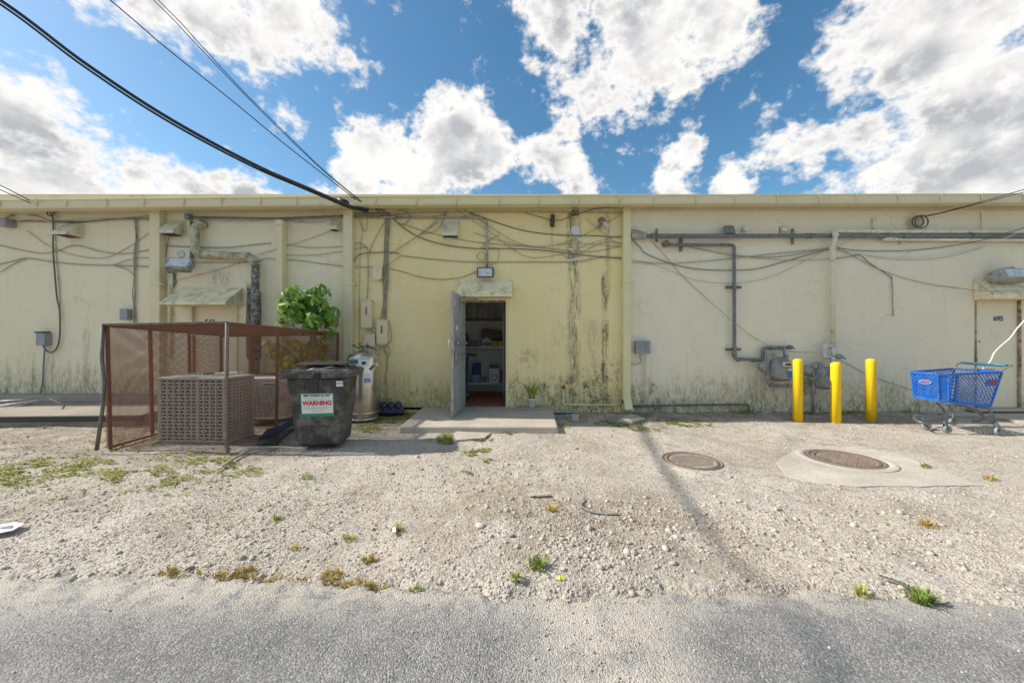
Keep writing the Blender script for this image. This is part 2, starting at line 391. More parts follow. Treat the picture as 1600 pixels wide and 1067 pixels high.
MAT['cream_pipe'] = simple('cream_painted_pipe', (.76,.71,.52), .5, 0, .1, 8, (.24,.21,.12), 8, .3)
MAT['duct'] = simple('beige_taped_duct', (.58,.53,.37), .7, 0, .25, 16, (.19,.17,.10), 8, .5, .7, 45)
MAT['duct_grey'] = simple('peeling_grey_duct', (.42,.42,.39), .7, 0, .25, 12, (.10,.085,.065), 15, .6, .8, 40)
MAT['black'] = simple('black_rubber', (.018,.018,.020), .5, 0, .3, 10)
MAT['cable'] = simple('dark_cable', (.13,.12,.095), .6, 0, .3, 10)
MAT['cable_t'] = simple('painted_tan_cable', (.42,.375,.25), .65, 0, .25, 6, (.10,.09,.06), 9, .4)
MAT['cable_g'] = simple('grey_cable', (.33,.305,.25), .6, 0, .3, 8)
MAT['cable_w'] = simple('white_cable', (.72,.71,.68), .45, 0, .1, 8)
MAT['box_grey'] = simple('grey_box_plastic', (.30,.315,.33), .55, 0, .1, 8, (.13,.12,.11), 12, .3)
MAT['box_beige'] = simple('beige_box', (.76,.67,.42), .5, 0, .1, 6, (.36,.31,.2), 9, .2)
MAT['red'] = simple('red_paint', (.42,.03,.025), .5, 0, .2, 10)
MAT['bin'] = simple('black_bin_plastic', (.040,.038,.037), .55, 0, .3, 5, (.20,.185,.165), 5, .42, .4, 30)
MAT['white'] = simple('white_paint', (.72,.72,.70), .5, 0, .05, 8)
MAT['sign_green'] = simple('green_print', (.02,.24,.11), .4)
MAT['sign_red'] = simple('red_print', (.55,.02,.03), .4)
MAT['ink'] = simple('black_print', (.03,.03,.04), .4)
MAT['grey_ink'] = simple('grey_print', (.22,.22,.22), .4)
MAT['blue_print'] = simple('blue_print', (.01,.19,.42), .4)
MAT['steel'] = simple('brushed_stainless', (.62,.58,.52), .30, .95, .12, 5, (.30,.26,.21), 4, .25)
MAT['yellow'] = simple('yellow_bollard_paint', (.93,.62,.006), .42, 0, .04, 4, (.50,.34,.08), 30, .16, .4, 60)
MAT['cart_blue'] = simple('blue_cart_plastic', (.008,.13,.52), .45, 0, .25, 6, (.10,.15,.34), 11, .35)
MAT['cart_steel'] = simple('cart_frame_steel', (.17,.19,.20), .42, .5, .2, 10, (.10,.07,.05), 14, .3)
MAT['cart_bar'] = simple('teal_handle_plastic', (.02,.16,.27), .4)
MAT['castor'] = simple('grey_castor_rubber', (.26,.29,.28), .6)
MAT['ac_dark'] = simple('weathered_condenser_grey', (.50,.53,.50), .6, .2, .3, 9, (.50,.46,.41), 5, .4)
MAT['ac_pale'] = simple('pale_condenser_paint', (.78,.75,.68), .55, 0, .1, 5, (.25,.22,.17), 7, .3)
MAT['coil'] = simple('dark_coil', (.045,.04,.04), .7)
MAT['lens'] = simple('cloudy_lamp_glass', (.62,.66,.67), .25, 0, .1, 14, (.35,.34,.30), 9, .4)
MAT['bronze'] = simple('dark_bronze_housing', (.07,.06,.05), .5, .3, .3, 9)
MAT['alum'] = simple('aluminium_lamp_housing', (.42,.42,.40), .45, .5, .2, 14, (.16,.13,.10), 12, .5)
MAT['iron'] = simple('cast_iron', (.21,.155,.13), .8, .3, .3, 16, (.30,.27,.23), 7, .35, .6, 90)
MAT['iron_dust'] = simple('dusty_iron', (.60,.53,.45), .9, 0, .3, 20, (.15,.11,.09), 12, .4)
MAT['terracotta'] = simple('terracotta_tile', (.46,.12,.05), .4, 0, .25, 6, (.10,.045,.03), 5, .3)
MAT['grout'] = simple('tile_grout', (.08,.045,.035), .9)
MAT['room'] = simple('room_wall_paint', (.82,.80,.73), .8, 0, .05, 3)
MAT['shelf'] = simple('shelf_steel', (.62,.63,.62), .5, .1, .08, 6)
MAT['card'] = simple('brown_cardboard', (.24,.14,.075), .8, 0, .15, 8)
MAT['carton'] = simple('white_carton', (.62,.58,.55), .6, 0, .1, 12, (.36,.12,.08), 14, .35)
MAT['navy'] = simple('navy_plastic', (.015,.04,.17), .4)
MAT['blue'] = simple('blue_plastic', (.01,.05,.38), .35)
MAT['tub'] = simple('grey_tub', (.30,.34,.38), .4)
MAT['green_bin'] = simple('dark_green_bin', (.035,.075,.075), .5, 0, .2, 6)
MAT['yel_box'] = simple('yellow_box', (.62,.42,.03), .5)
MAT['purple'] = simple('purple_packet', (.22,.16,.36), .5)
MAT['board'] = simple('worn_white_board', (.48,.48,.42), .6, 0, .2, 7, (.2,.2,.17), 12, .5)
MAT['pot'] = simple('white_pot', (.66,.67,.64), .45)
MAT['dark_tray'] = simple('dark_blue_tray_plastic', (.035,.045,.085), .45)
MAT['tin'] = simple('label_tin', (.30,.31,.32), .35, .2, .5, 30)
MAT['bark'] = simple('bark', (.14,.11,.08), .9, 0, .3, 20)
MAT['leaf'] = leafmat('glossy_green_leaf', (.05,.18,.03), (.34,.52,.08), .35, .5)
MAT['leaf_y'] = leafmat('yellow_green_leaf', (.12,.20,.03), (.50,.52,.09), .3, .45)
MAT['snake'] = leafmat('variegated_leaf', (.07,.15,.03), (.58,.50,.08), .15, .4)
MAT['weed'] = leafmat('weed_leaf', (.14,.21,.03), (.56,.52,.07), .25, .6)
MAT['dry'] = leafmat('dry_grass', (.32,.20,.06), (.62,.52,.14), .2, .8)
MAT['grass'] = leafmat('grass_blade', (.14,.24,.04), (.50,.46,.12), .2, .7)
MAT['stone'] = None

def concmat(name, c, dark, bump=.6, scale=1., stain=.5):
    m, nt, N = newmat(name); M = mathf(nt); pos = N('ShaderNodeNewGeometry').outputs['Position']
    def noise(s, d=8., r=.65): return N('ShaderNodeTexNoise', ins={'Vector': pos, 'Scale': s*scale, 'Detail': d, 'Roughness': r}).outputs['Fac']
    f = N('ShaderNodeMapRange', ins={'Value': noise(2.4), 'From Min': .38, 'From Max': .62}).outputs[0]
    a = N('ShaderNodeMix', data_type='RGBA', ins={0: M('MULTIPLY', f, stain), 6: c4(c), 7: c4(dark)}).outputs[2]
    g = N('ShaderNodeMapRange', ins={'Value': noise(60, 6, .8), 'From Min': .42, 'From Max': .66}).outputs[0]
    a = N('ShaderNodeMix', data_type='RGBA', ins={0: M('MULTIPLY', g, .5), 6: a, 7: c4([x*.45 for x in c])}).outputs[2]
    h = M('ADD', M('MULTIPLY', noise(12), 1.), M('MULTIPLY', noise(90, 6, .8), .6))
    bp = N('ShaderNodeBump', ins={'Strength': bump, 'Distance': .012, 'Height': h})
    b = N('ShaderNodeBsdfPrincipled', ins={'Base Color': a, 'Roughness': .92, 'Specular IOR Level': .2, 'Normal': bp.outputs[0]})
    N('ShaderNodeOutputMaterial', ins={'Surface': b.outputs[0]}); return m
MAT['conc'] = concmat('concrete', (.56,.50,.42), (.34,.305,.26))
MAT['conc_pale'] = concmat('pale_concrete', (.62,.565,.485), (.46,.41,.345), .6, 1., .9)
MAT['conc_dark'] = concmat('dark_concrete', (.40,.355,.30), (.22,.20,.17))

def gravelmat():
    m, nt, N = newmat('crushed_limestone'); M = mathf(nt); pos = N('ShaderNodeNewGeometry').outputs['Position']
    sp = N('ShaderNodeSeparateXYZ', ins={0: pos}); X, Y = sp.outputs['X'], sp.outputs['Y']
    def noise(s, d=8., r=.65, k=(1,1,1)):
        v = N('ShaderNodeVectorMath', operation='MULTIPLY', ins={0: pos, 1: k}).outputs[0]
        return N('ShaderNodeTexNoise', ins={'Vector': v, 'Scale': s, 'Detail': d, 'Roughness': r}).outputs['Fac']
    def rg(v, a, b): return N('ShaderNodeMapRange', interpolation_type='SMOOTHSTEP', ins={'Value': v, 'From Min': a, 'From Max': b}).outputs[0]
    def mix(f, a, b): return N('ShaderNodeMix', data_type='RGBA', ins={0: f, 6: a, 7: b}).outputs[2]
    base = mix(rg(noise(.8), .38, .62), c4((.50,.447,.37)), c4((.57,.522,.45)))
    base = mix(M('MULTIPLY', rg(noise(2.2, 9, .7), .46, .66), .5), base, c4((.34,.29,.235)))
    base = mix(M('MULTIPLY', rg(noise(7., 9, .75), .5, .64), .35), base, c4((.27,.235,.19)))
    v1 = N('ShaderNodeTexVoronoi', ins={'Vector': pos, 'Scale': 58., 'Randomness': 1.})
    v2 = N('ShaderNodeTexVoronoi', ins={'Vector': pos, 'Scale': 130., 'Randomness': 1.})
    cs = N('ShaderNodeSeparateColor', ins={0: v1.outputs['Color']}).outputs[0]
    base = mix(M('MULTIPLY', rg(cs, .55, 1.), .5), base, c4((.56,.51,.44)))
    base = mix(M('MULTIPLY', rg(cs, .40, .0), .5), base, c4((.19,.165,.14)))
    base = mix(M('MULTIPLY', rg(v1.outputs['Distance'], .45, .85), .45), base, c4((.15,.125,.10)))
    base = mix(M('MULTIPLY', rg(noise(1.5, 7, .7), .52, .64), .55), base, c4((.45,.42,.38)))
    sx = M('DIVIDE', M('SUBTRACT', X, .45), 1.5); sy = M('DIVIDE', M('SUBTRACT', Y, 2.75), .85); sd_ = M('ADD', M('MULTIPLY', sx, sx), M('MULTIPLY', sy, sy))
    so_ = M('MULTIPLY', rg(sd_, 1., .1), rg(noise(3.4, 9, .75), .40, .60)); base = mix(M('MULTIPLY', so_, .75), base, c4((.25,.195,.14)))
    so_ = M('MULTIPLY', rg(noise(1.15, 6, .7), .50, .62), rg(noise(9., 9, .75, (1,1.6,1)), .42, .60)); base = mix(M('MULTIPLY', so_, .62), base, c4((.24,.185,.13)))
    # brown litter near the wall and at the left
    nw = M('MULTIPLY', rg(Y, 5.4, 6.5), rg(noise(3, 8, .7), .40, .55))
    base = mix(M('MULTIPLY', nw, .6), base, c4((.22,.18,.135)))
    lf = M('MULTIPLY', rg(X, -1.6, -3.4), rg(Y, 3.5, 4.5)); lf = M('MULTIPLY', lf, rg(noise(4, 8, .7), .36, .56))
    base = mix(M('MULTIPLY', lf, .62), base, c4((.22,.175,.13)))
    h = M('ADD', M('MULTIPLY', M('SUBTRACT', 1., v1.outputs['Distance']), .55), M('MULTIPLY', M('SUBTRACT', 1., v2.outputs['Distance']), .28))
    h = M('ADD', h, M('MULTIPLY', noise(14, 8, .7), .9))
    bp = N('ShaderNodeBump', ins={'Strength': .8, 'Distance': .012, 'Height': h})
    b = N('ShaderNodeBsdfPrincipled', ins={'Base Color': base, 'Roughness': .95, 'Specular IOR Level': .15, 'Normal': bp.outputs[0]})
    N('ShaderNodeOutputMaterial', ins={'Surface': b.outputs[0]}); return m
def asphaltmat():
    m, nt, N = newmat('worn_asphalt'); M = mathf(nt); pos = N('ShaderNodeNewGeometry').outputs['Position']
    sp = N('ShaderNodeSeparateXYZ', ins={0: pos}); X, Y = sp.outputs['X'], sp.outputs['Y']
    def noise(s, d=8., r=.65, k=(1,1,1)):
        v = N('ShaderNodeVectorMath', operation='MULTIPLY', ins={0: pos, 1: k}).outputs[0]
        return N('ShaderNodeTexNoise', ins={'Vector': v, 'Scale': s, 'Detail': d, 'Roughness': r}).outputs['Fac']
    def rg(v, a, b): return N('ShaderNodeMapRange', interpolation_type='SMOOTHSTEP', ins={'Value': v, 'From Min': a, 'From Max': b}).outputs[0]
    def mix(f, a, b): return N('ShaderNodeMix', data_type='RGBA', ins={0: f, 6: a, 7: b}).outputs[2]
    v1 = N('ShaderNodeTexVoronoi', ins={'Vector': pos, 'Scale': 135., 'Randomness': 1.})
    cs = N('ShaderNodeSeparateColor', ins={0: v1.outputs['Color']}).outputs[0]
    base = mix(M('ADD', M('MULTIPLY', rg(noise(.9, 7, .7), .40, .60), .6), M('MULTIPLY', rg(noise(3.5, 8, .7), .38, .62), .4)), c4((.20,.20,.20)), c4((.33,.325,.315)))
    base = mix(M('MULTIPLY', rg(cs, .6, 1.), .6), base, c4((.50,.49,.465)))
    base = mix(M('MULTIPLY', rg(cs, .4, .0), .6), base, c4((.14,.137,.13)))
    base = mix(M('MULTIPLY', rg(v1.outputs['Distance'], .4, .8), .6), base, c4((.14,.137,.13)))
    # limestone dust dragged onto the road
    dx = M('ABSOLUTE', M('SUBTRACT', X, .42)); du = M('MULTIPLY', rg(dx, .55, .05), rg(noise(3.2, 8, .7), .30, .62))
    base = mix(M('MULTIPLY', du, .72), base, c4((.62,.56,.47)))
    ed = M('MULTIPLY', rg(Y, 1.60, 2.0), rg(noise(6., 9, .8), .38, .58))
    base = mix(M('MULTIPLY', ed, .75), base, c4((.60,.54,.45)))
    base = mix(M('MULTIPLY', rg(noise(1.9, 9, .75, (1,1.8,1)), .56, .70), .5), base, c4((.58,.54,.47)))
    sv_ = N('ShaderNodeTexVoronoi', ins={'Vector': pos, 'Scale': 2.3}); sc_ = N('ShaderNodeSeparateColor', ins={0: sv_.outputs['Color']}).outputs[1]
    spot = M('MULTIPLY', rg(M('ADD', sv_.outputs['Distance'], M('MULTIPLY', noise(14), .08)), .125, .105), M('GREATER_THAN', sc_, .72))
    base = mix(M('MULTIPLY', spot, .7), base, c4((.22,.17,.12)))
    h = M('ADD', M('MULTIPLY', M('SUBTRACT', 1., v1.outputs['Distance']), .8), M('MULTIPLY', noise(60, 5, .7), .8))
    bp = N('ShaderNodeBump', ins={'Strength': .75, 'Distance': .009, 'Height': h})
    b = N('ShaderNodeBsdfPrincipled', ins={'Base Color': base, 'Roughness': .9, 'Specular IOR Level': .25, 'Normal': bp.outputs[0]})
    N('ShaderNodeOutputMaterial', ins={'Surface': b.outputs[0]}); return m
def stonemat():
    m, nt, N = newmat('loose_limestone'); M = mathf(nt); pos = N('ShaderNodeNewGeometry').outputs['Position']
    v = N('ShaderNodeAttribute', attribute_name='tone').outputs['Fac']
    cr = N('ShaderNodeValToRGB', ins={'Fac': v}); e = cr.color_ramp.elements
    e[0].position = 0; e[0].color = (.24,.205,.17,1); e[1].position = 1; e[1].color = (.72,.66,.57,1)
    x = e.new(.25); x.color = (.41,.36,.295,1); x = e.new(.7); x.color = (.57,.515,.44,1)
    n = N('ShaderNodeTexNoise', ins={'Vector': pos, 'Scale': 60., 'Detail': 5.}).outputs['Fac']
    c = N('ShaderNodeMix', data_type='RGBA', ins={0: M('MULTIPLY', n, .5), 6: cr.outputs[0], 7: c4((.26,.22,.18))}).outputs[2]
    bp = N('ShaderNodeBump', ins={'Strength': .5, 'Distance': .004, 'Height': n})
    b = N('ShaderNodeBsdfPrincipled', ins={'Base Color': c, 'Roughness': .92, 'Specular IOR Level': .2, 'Normal': bp.outputs[0]})
    N('ShaderNodeOutputMaterial', ins={'Surface': b.outputs[0]}); return m
MAT['gravel'] = gravelmat(); MAT['asphalt'] = asphaltmat(); MAT['stone'] = stonemat()

# ------------------------------------------------------------------ ground
_tab = rng.random((256, 256)).astype(np.float64)
def vn(x, y, s, ox=0, oy=0):
    x = np.asarray(x)*s+ox+500; y = np.asarray(y)*s+oy+500
    xi = np.floor(x).astype(int); yi = np.floor(y).astype(int); fx = x-xi; fy = y-yi
    fx = fx*fx*(3-2*fx); fy = fy*fy*(3-2*fy)
    t = lambda i, j: _tab[i % 256, j % 256]
    return (t(xi,yi)*(1-fx)+t(xi+1,yi)*fx)*(1-fy)+(t(xi,yi+1)*(1-fx)+t(xi+1,yi+1)*fx)*fy-.5
EDGE = [(-40,2.15),(-6,2.08),(-2.9,2.04),(-1.9,2.10),(-1.4,2.045),(-.85,1.995),(-.35,1.93),(-.05,1.90),(.25,1.885),(.7,1.93),(1.2,1.955),(1.9,1.92),(2.35,1.87),(2.65,1.83),(3.4,1.82),(6,1.8),(40,1.8)]
def edge(x):
    x = np.asarray(x, float)
    return np.interp(x, [e[0] for e in EDGE], [e[1] for e in EDGE])+vn(x, 0, 3.1)*.05+vn(x, 3, 11)*.05+vn(x, 7, 31)*.035+vn(x, 5, 75)*.018
def sst(x, a, b):
    t = np.clip((x-a)/(b-a), 0, 1); return t*t*(3-2*t)
def gh(x, y):
    x = np.asarray(x, float); y = np.asarray(y, float)
    z = vn(x,y,.7)*.03+vn(x,y,2.2,9)*.022+vn(x,y,6.,3,5)*.013
    rough = .35+.9*sst(vn(x,y,1.1,40),-.2,.3)
    z = z+(vn(x,y,19,11)*.007+vn(x,y,43,2,8)*.0045)*rough
    z = z+.035*np.exp(-((x-.35)/.55)**2-((y-2.35)/.32)**2)+.03*np.exp(-((x+.1)/.6)**2-((y-2.75)/.3)**2)
    z = z+.22*sst(-x, 4.9, 6.2)*sst(y, 4.9, 6.6)
    z = z+.02*sst(y, 6.1, 6.7)
    z = z-.010
    fm = np.maximum(sst(-np.maximum(np.abs(x-4.05)/1.45, np.abs(y-3.95)/.62), -1.15, -.85), sst(-np.hypot(x-2.01, y-4.075), -.48, -.33))
    z = z*(1-fm)+(-.002)*fm
    m = sst(y, edge(x)-.015, edge(x)+.10)
    return -.045*(1-m)+z*m
def g1(x, y): return float(gh(x, y))
def sheet(name, xs, ys, zf, mat, kind='structure'):
    X, Yv = np.meshgrid(xs, ys) if not callable(ys) else (None, None)
    Z = zf(X, Yv); nx, ny = len(xs), len(ys)
    me = bpy.data.meshes.new(name); V = np.stack([X, Yv, Z], -1).reshape(-1, 3)
    return grid_mesh(name, V, nx, ny, mat, kind)
def grid_mesh(name, V, nx, ny, mat, kind):
    i = np.arange(nx-1); j = np.arange(ny-1); I, J = np.meshgrid(i, j); a = (J*nx+I).ravel()
    fc = np.stack([a, a+1, a+1+nx, a+nx], -1)
    me = bpy.data.meshes.new(name); me.vertices.add(len(V)); me.vertices.foreach_set('co', V.astype(np.float32).ravel())
    me.loops.add(fc.size); me.loops.foreach_set('vertex_index', fc.ravel().astype(np.int32))
    me.polygons.add(len(fc)); me.polygons.foreach_set('loop_start', np.arange(0, fc.size, 4, dtype=np.int32))
    me.polygons.foreach_set('loop_total', np.full(len(fc), 4, np.int32)); me.polygons.foreach_set('use_smooth', np.ones(len(fc), bool))
    me.update(); me.materials.append(mat); o = bpy.data.objects.new(name, me); col.objects.link(o)
    o['kind'] = kind; ORG[o.name] = Matrix.Identity(4); return o
far = lambda a, b, n: np.sign(a)*np.geomspace(abs(a), abs(b), n)
xs = np.concatenate([far(-600, -9.8, 26)[:-1], np.arange(-9.8, -4.5, .05), np.arange(-4.5, 4.5, .022), np.arange(4.5, 9.8, .05), far(9.8, 600, 26)])
ys = np.concatenate([far(-600, -2, 20), np.arange(-1.5, 1.75, .25), np.arange(1.75, 4.2, .02), np.arange(4.2, 7.05, .04), far(7.2, 600, 22)])
sheet('ground', xs, ys, gh, MAT['gravel'])
# asphalt: its own rough sheet with a broken edge
ex = np.concatenate([far(-600, -4.5, 24)[:-1], np.arange(-4.5, 4.5, .016), far(4.5, 600, 24)])
tv = np.concatenate([np.linspace(0, 1, 60)[:-1]**1, ])
rows = []
E = edge(ex)
for d, dz in [(0, -.03), (.006, -.006)]+[(t, 0) for t in np.arange(.02, .75, .016)]+[(t, 0) for t in (.85, 1.1, 1.6, 2.4, 4, 7, 12, 30, 120, 500)]:
    yy = E-d; z = .004+vn(ex, yy, .8, 5)*.012+(vn(ex, yy, 45, 1)*.0035+vn(ex, yy, 17, 3)*.003)*(d < .8)
    z = z-.006*np.clip(1-d/.05, 0, 1)+dz
    rows.append(np.stack([ex, yy, z], -1))
grid_mesh('road', np.concatenate(rows[::-1]), len(ex), len(rows), MAT['asphalt'], 'structure')
def rz_(x, y): return g1(x, y) if y > float(edge(x)) else .006

# stones: many thousands of loose chips, one mesh; larger ones are things of their own
ICO = None
def ico():
    bm = bmesh.new(); bmesh.ops.create_icosphere(bm, subdivisions=1, radius=1)
    v = np.array([x.co[:] for x in bm.verts]); f = np.array([[w.index for w in p.verts] for p in bm.faces]); bm.free(); return v, f
def oct_():
    v = np.array([(-1,-1,-1),(1,-1,-1),(1,1,-1),(-1,1,-1),(-.8,-.8,1),(.8,-.8,1),(.8,.8,1),(-.8,.8,1)])*.62
    return v, np.array([(0,1,5,4),(1,2,6,5),(2,3,7,6),(3,0,4,7),(4,5,6,7)])
def scatter(name, x, y, r, shape, mat, sink=.35, tone=None, jit=.28):
    v, f = shape; n = len(x); nv = len(v); k = f.shape[1]
    S = v[None]*(1+rng.uniform(-jit, jit, (n, nv, 1)))
    S = S*np.stack([rng.uniform(.75, 1.35, n), rng.uniform(.7, 1.1, n), rng.uniform(.45, .85, n)], -1)[:, None]
    tilt = rng.normal(0, .35, n); c, s_ = np.cos(tilt)[:, None], np.sin(tilt)[:, None]
    S = np.stack([S[..., 0], S[..., 1]*c-S[..., 2]*s_, S[..., 1]*s_+S[..., 2]*c], -1)
    a = rng.uniform(0, 6.283, n); c, s_ = np.cos(a)[:, None], np.sin(a)[:, None]
    S = np.stack([S[..., 0]*c-S[..., 1]*s_, S[..., 0]*s_+S[..., 1]*c, S[..., 2]], -1)*r[:, None, None]
    e = edge(x); z = np.where(y > e, gh(x, y), .006)
    V = S+np.stack([x, y, z+r*sink], -1)[:, None]
    Fc = (f[None]+(np.arange(n)*nv)[:, None, None]).reshape(-1, k)
    me = bpy.data.meshes.new(name); V = V.reshape(-1, 3).astype(np.float32)
    me.vertices.add(len(V)); me.vertices.foreach_set('co', V.ravel()); me.loops.add(Fc.size); me.loops.foreach_set('vertex_index', Fc.ravel().astype(np.int32))
    me.polygons.add(len(Fc)); me.polygons.foreach_set('loop_start', np.arange(0, Fc.size, k, dtype=np.int32)); me.polygons.foreach_set('loop_total', np.full(len(Fc), k, np.int32))
    me.update()
    at = me.attributes.new('tone', 'FLOAT', 'FACE'); t = rng.beta(2.2, 2.0, n) if tone is None else tone
    at.data.foreach_set('value', np.repeat(t, len(f)).astype(np.float32))
    me.materials.append(mat); o = bpy.data.objects.new(name, me); col.objects.link(o); return o
def sample(n, y0, y1, dens, pw=1.0):
    xo, yo = [], []
    while sum(map(len, xo)) < n:
        y = y0*(y1/y0)**rng.random(n*2) if pw == 1 else rng.uniform(y0, y1, n*2)
        x = rng.uniform(-1.5, 1.5, n*2)*y
        k = rng.random(n*2) < dens(x, y); xo.append(x[k]); yo.append(y[k])
    return np.concatenate(xo)[:n], np.concatenate(yo)[:n]
def on_items(x, y):     # keep loose stones off slabs and covers
    m = ((x > -1.68)&(x < .72)&(y > 5.26))|((x < -6.1)&(y > 5.2))
    m |= ((x-2.01)**2+(y-4.07)**2 < .30**2)|((x-3.76)**2+(y-4.10)**2 < .34**2)
    return m
def dens1(x, y):
    e = edge(x); d = np.where(y > e+.01, .28+.75*sst(vn(x,y,1.3,70)+vn(x,y,4.,20)*.6, -.25, .35), .0)
    d = np.where((y < e+.01), .30*np.exp(-(e-y)/.05)+.05*np.exp(-(e-y)/.2)+.014+.12*np.exp(-((x-.45)/.35)**2), d)
    d = d+.5*(y > e)*np.exp(-((x-.35)/.7)**2-((y-2.4)/.4)**2)+.4*(y > e)*np.exp(-((x-1.0)/1.0)**2-((y-2.9)/.5)**2)
    d = d*np.where((x > 2.75)&(x < 5.2)&(y > 3.40)&(y < 4.5), .16, 1)
    d = d*np.where((np.abs(x-.05*y-.95) < .28)&(y < 2.5), .3, 1)
    return np.where(on_items(x, y), 0, d)
x, y = sample(62000, 1.35, 6.75, dens1); r = rng.lognormal(math.log(.0043), .42, len(x)).clip(.0022, .014)
r = np.where(y < edge(x), r*.6, r)
tag(scatter('gravel', x, y, r, oct_(), MAT['stone'], .1), 'loose crushed limestone gravel over the whole yard', 'gravel', kind='stuff')
def dens2(x, y):
    e = edge(x); d = .10+.35*sst(vn(x,y,1.7,90), -.05, .4)+1.2*np.exp(-((x-.5)/.45)**2-((y-2.32)/.22)**2)+.8*np.exp(-((x-1.25)/.5)**2-((y-2.75)/.3)**2)+.45*np.exp(-((x-2.0)/.9)**2-((y-2.9)/.35)**2)
    d = np.where(y > e+.03, d, 0); d = d*np.where((x > 2.6)&(x < 5.4)&(y > 3.35)&(y < 4.6), .1, 1)
    return np.where(on_items(x, y), 0, np.clip(d, 0, 1))
x, y = sample(3600, 1.85, 6.7, dens2); r = rng.lognormal(math.log(.0085), .42, len(x)).clip(.005, .028)
tag(scatter('stones', x, y, r, ico(), MAT['stone'], .15), 'coarser broken limestone lumps among the gravel', 'stones', kind='stuff')
for (px, py, rr, lb) in [(815,910,.028,'dark grey pitted stone beside the grass tuft at the asphalt edge'), (750,828,.034,'large pale lumpy stone left of the pile in the gravel'),
        (880,895,.020,'rounded pale stone above the yellow leaf'), (928,878,.017,'tan stone at the foot of the stone heap'), (300,862,.022,'smooth pale pebble alone on the sandy ground at the left'),
        (1296,1014,.010,'small white stone lying on the asphalt'), (1165,905,.020,'pinkish stone near the asphalt edge beside the dark cable shadow'),
        (1085,1058-40,.008,'tiny pale chip on the asphalt left of the cable shadow'), (652,716,.035,'broken masonry lump on the shaded gravel right of the bin')]:
    p = G(px, py); o = scatter('rock', np.array([p.x]), np.array([p.y]), np.array([rr]), ico(), MAT['stone'], .3, np.array([.30 if 'dark' in lb else .8]), .15)
    ss = o.modifiers.new('s', 'SUBSURF'); ss.levels = ss.render_levels = 1
    recentre(o); tag(o, lb, 'stone', 'single stones on the ground')

# ------------------------------------------------------------------ vegetation on the ground
def veg(name, patches, per, size, mat, label, kind='blade', cat='weeds', stuffk='stuff'):
    """patches: (px, py, rx_px, ry_px, n) ellipses on the ground"""
    vs, fs = [], []
    for (px, py, rx, ry, n) in patches:
        for _ in range(n):
            a = random.uniform(0, 6.283); q = math.sqrt(random.random())
            p = G(px+rx*q*math.cos(a), py+ry*q*math.sin(a))
            if kind == 'leaf' and vn(p.x, p.y, 9, 33) < -.12: continue
            z = rz_(p.x, p.y); m = per if kind == 'blade' else 4
            for k in range(m):
                b = random.uniform(0, 6.283); s_ = size*random.uniform(.5, 1.3); o = len(vs)
                d = Vector((math.cos(b), math.sin(b), 0)); sd = Vector((-d.y, d.x, 0)); base = Vector((p.x, p.y, z))+d*random.uniform(0, size*.3)
                if kind == 'blade':
                    ln = random.uniform(.3, 1.0); tip = base+d*s_*ln+Vector((0,0,s_*(1.1-ln*.8))); mid = base+d*s_*ln*.45+Vector((0,0,s_*(1.2-ln*.6)*.6)); w = size*.05+.0009
                    vs += [base-sd*w, base+sd*w, mid+sd*w*.8, mid-sd*w*.8, tip]; fs += [(o,o+1,o+2,o+3), (o+3,o+2,o+4)]
                else:
                    el = random.uniform(.1, .9); h = Vector((0,0,random.uniform(.2, 1.)*size*.6)); t = base+d*s_+h+Vector((0,0,s_*el*.5)); w = s_*.36
                    m_ = base+d*s_*.5+h+Vector((0,0,s_*el*.4))
                    vs += [base+h*.8, m_-sd*w, t, m_+sd*w]; fs += [(o,o+1,o+2,o+3)]
    mb = MB(); mb.add(vs, fs); o = mb.build(name, mat, fix=False); recentre(o)
    return tag(o, label, cat, kind=stuffk)
veg('ground_cover', [(60,735,85,12,620),(110,722,70,8,400),(20,748,50,12,300),(230,745,80,12,380),(300,722,75,16,380),(335,715,50,12,240),(190,742,60,10,200),(380,735,40,10,120),(120,700,120,20,160),(260,760,90,15,70),(60,770,80,15,60)], 4, .020, MAT['weed'],
    'low yellow-green creeping weeds spread below the cage', 'leaf', 'weeds')
veg('ground_cover', [(130,657,60,7,260),(215,665,50,10,260),(200,690,60,12,200),(60,668,60,6,120)], 4, .025, MAT['leaf_y'],
    'yellowish creeping weeds around the left foot of the cage and pad', 'leaf', 'weeds')
veg('ground_cover', [(622,650,32,5,380),(600,655,22,6,160),(575,668,20,8,120),(540,672,15,6,60),(650,668,25,5,130)], 4, .030, MAT['weed'],
    'green weeds beside the dark plant tray left of the concrete step', 'leaf', 'weeds')
veg('ground_cover', [(698,686,16,9,200),(752,685,20,4,200),(795,674,14,5,120),(735,708,12,5,50),(752,704,18,4,70),(765,722,10,3,30),(728,738,10,3,24)], 4, .022, MAT['weed'],
    'small green weeds along the front of the concrete step', 'leaf', 'weeds')
veg('ground_cover', [(1085,661,45,5,380),(970,660,40,5,230),(1000,650,20,4,80),(1010,668,30,4,100),(880,665,12,4,40),(1040,655,20,3,60)], 4, .026, MAT['leaf_y'],
    'yellow-green weeds in the gravel right of the concrete step', 'leaf', 'weeds')
veg('ground_cover', [(1215,640,40,3,170),(1320,645,30,4,170),(1350,640,16,8,110),(1420,642,20,5,120),(1160,645,30,3,110),(1255,645,14,3,60)], 4, .030, MAT['weed'],
    'dark green weeds along the foot of the wall behind the bollards', 'leaf', 'weeds')
veg('dry_grass', [(268,890,16,7,26),(300,897,18,3,8),(350,896,22,4,22),(385,890,18,9,30),(425,900,30,4,22),(470,905,20,4,14),(520,897,22,10,34),(545,908,20,4,16),(575,910,18,5,20),(600,912,9,4,8)], 7, .032, MAT['dry'],
    'dry straw-coloured grass along the broken asphalt edge', 'blade', 'grass')
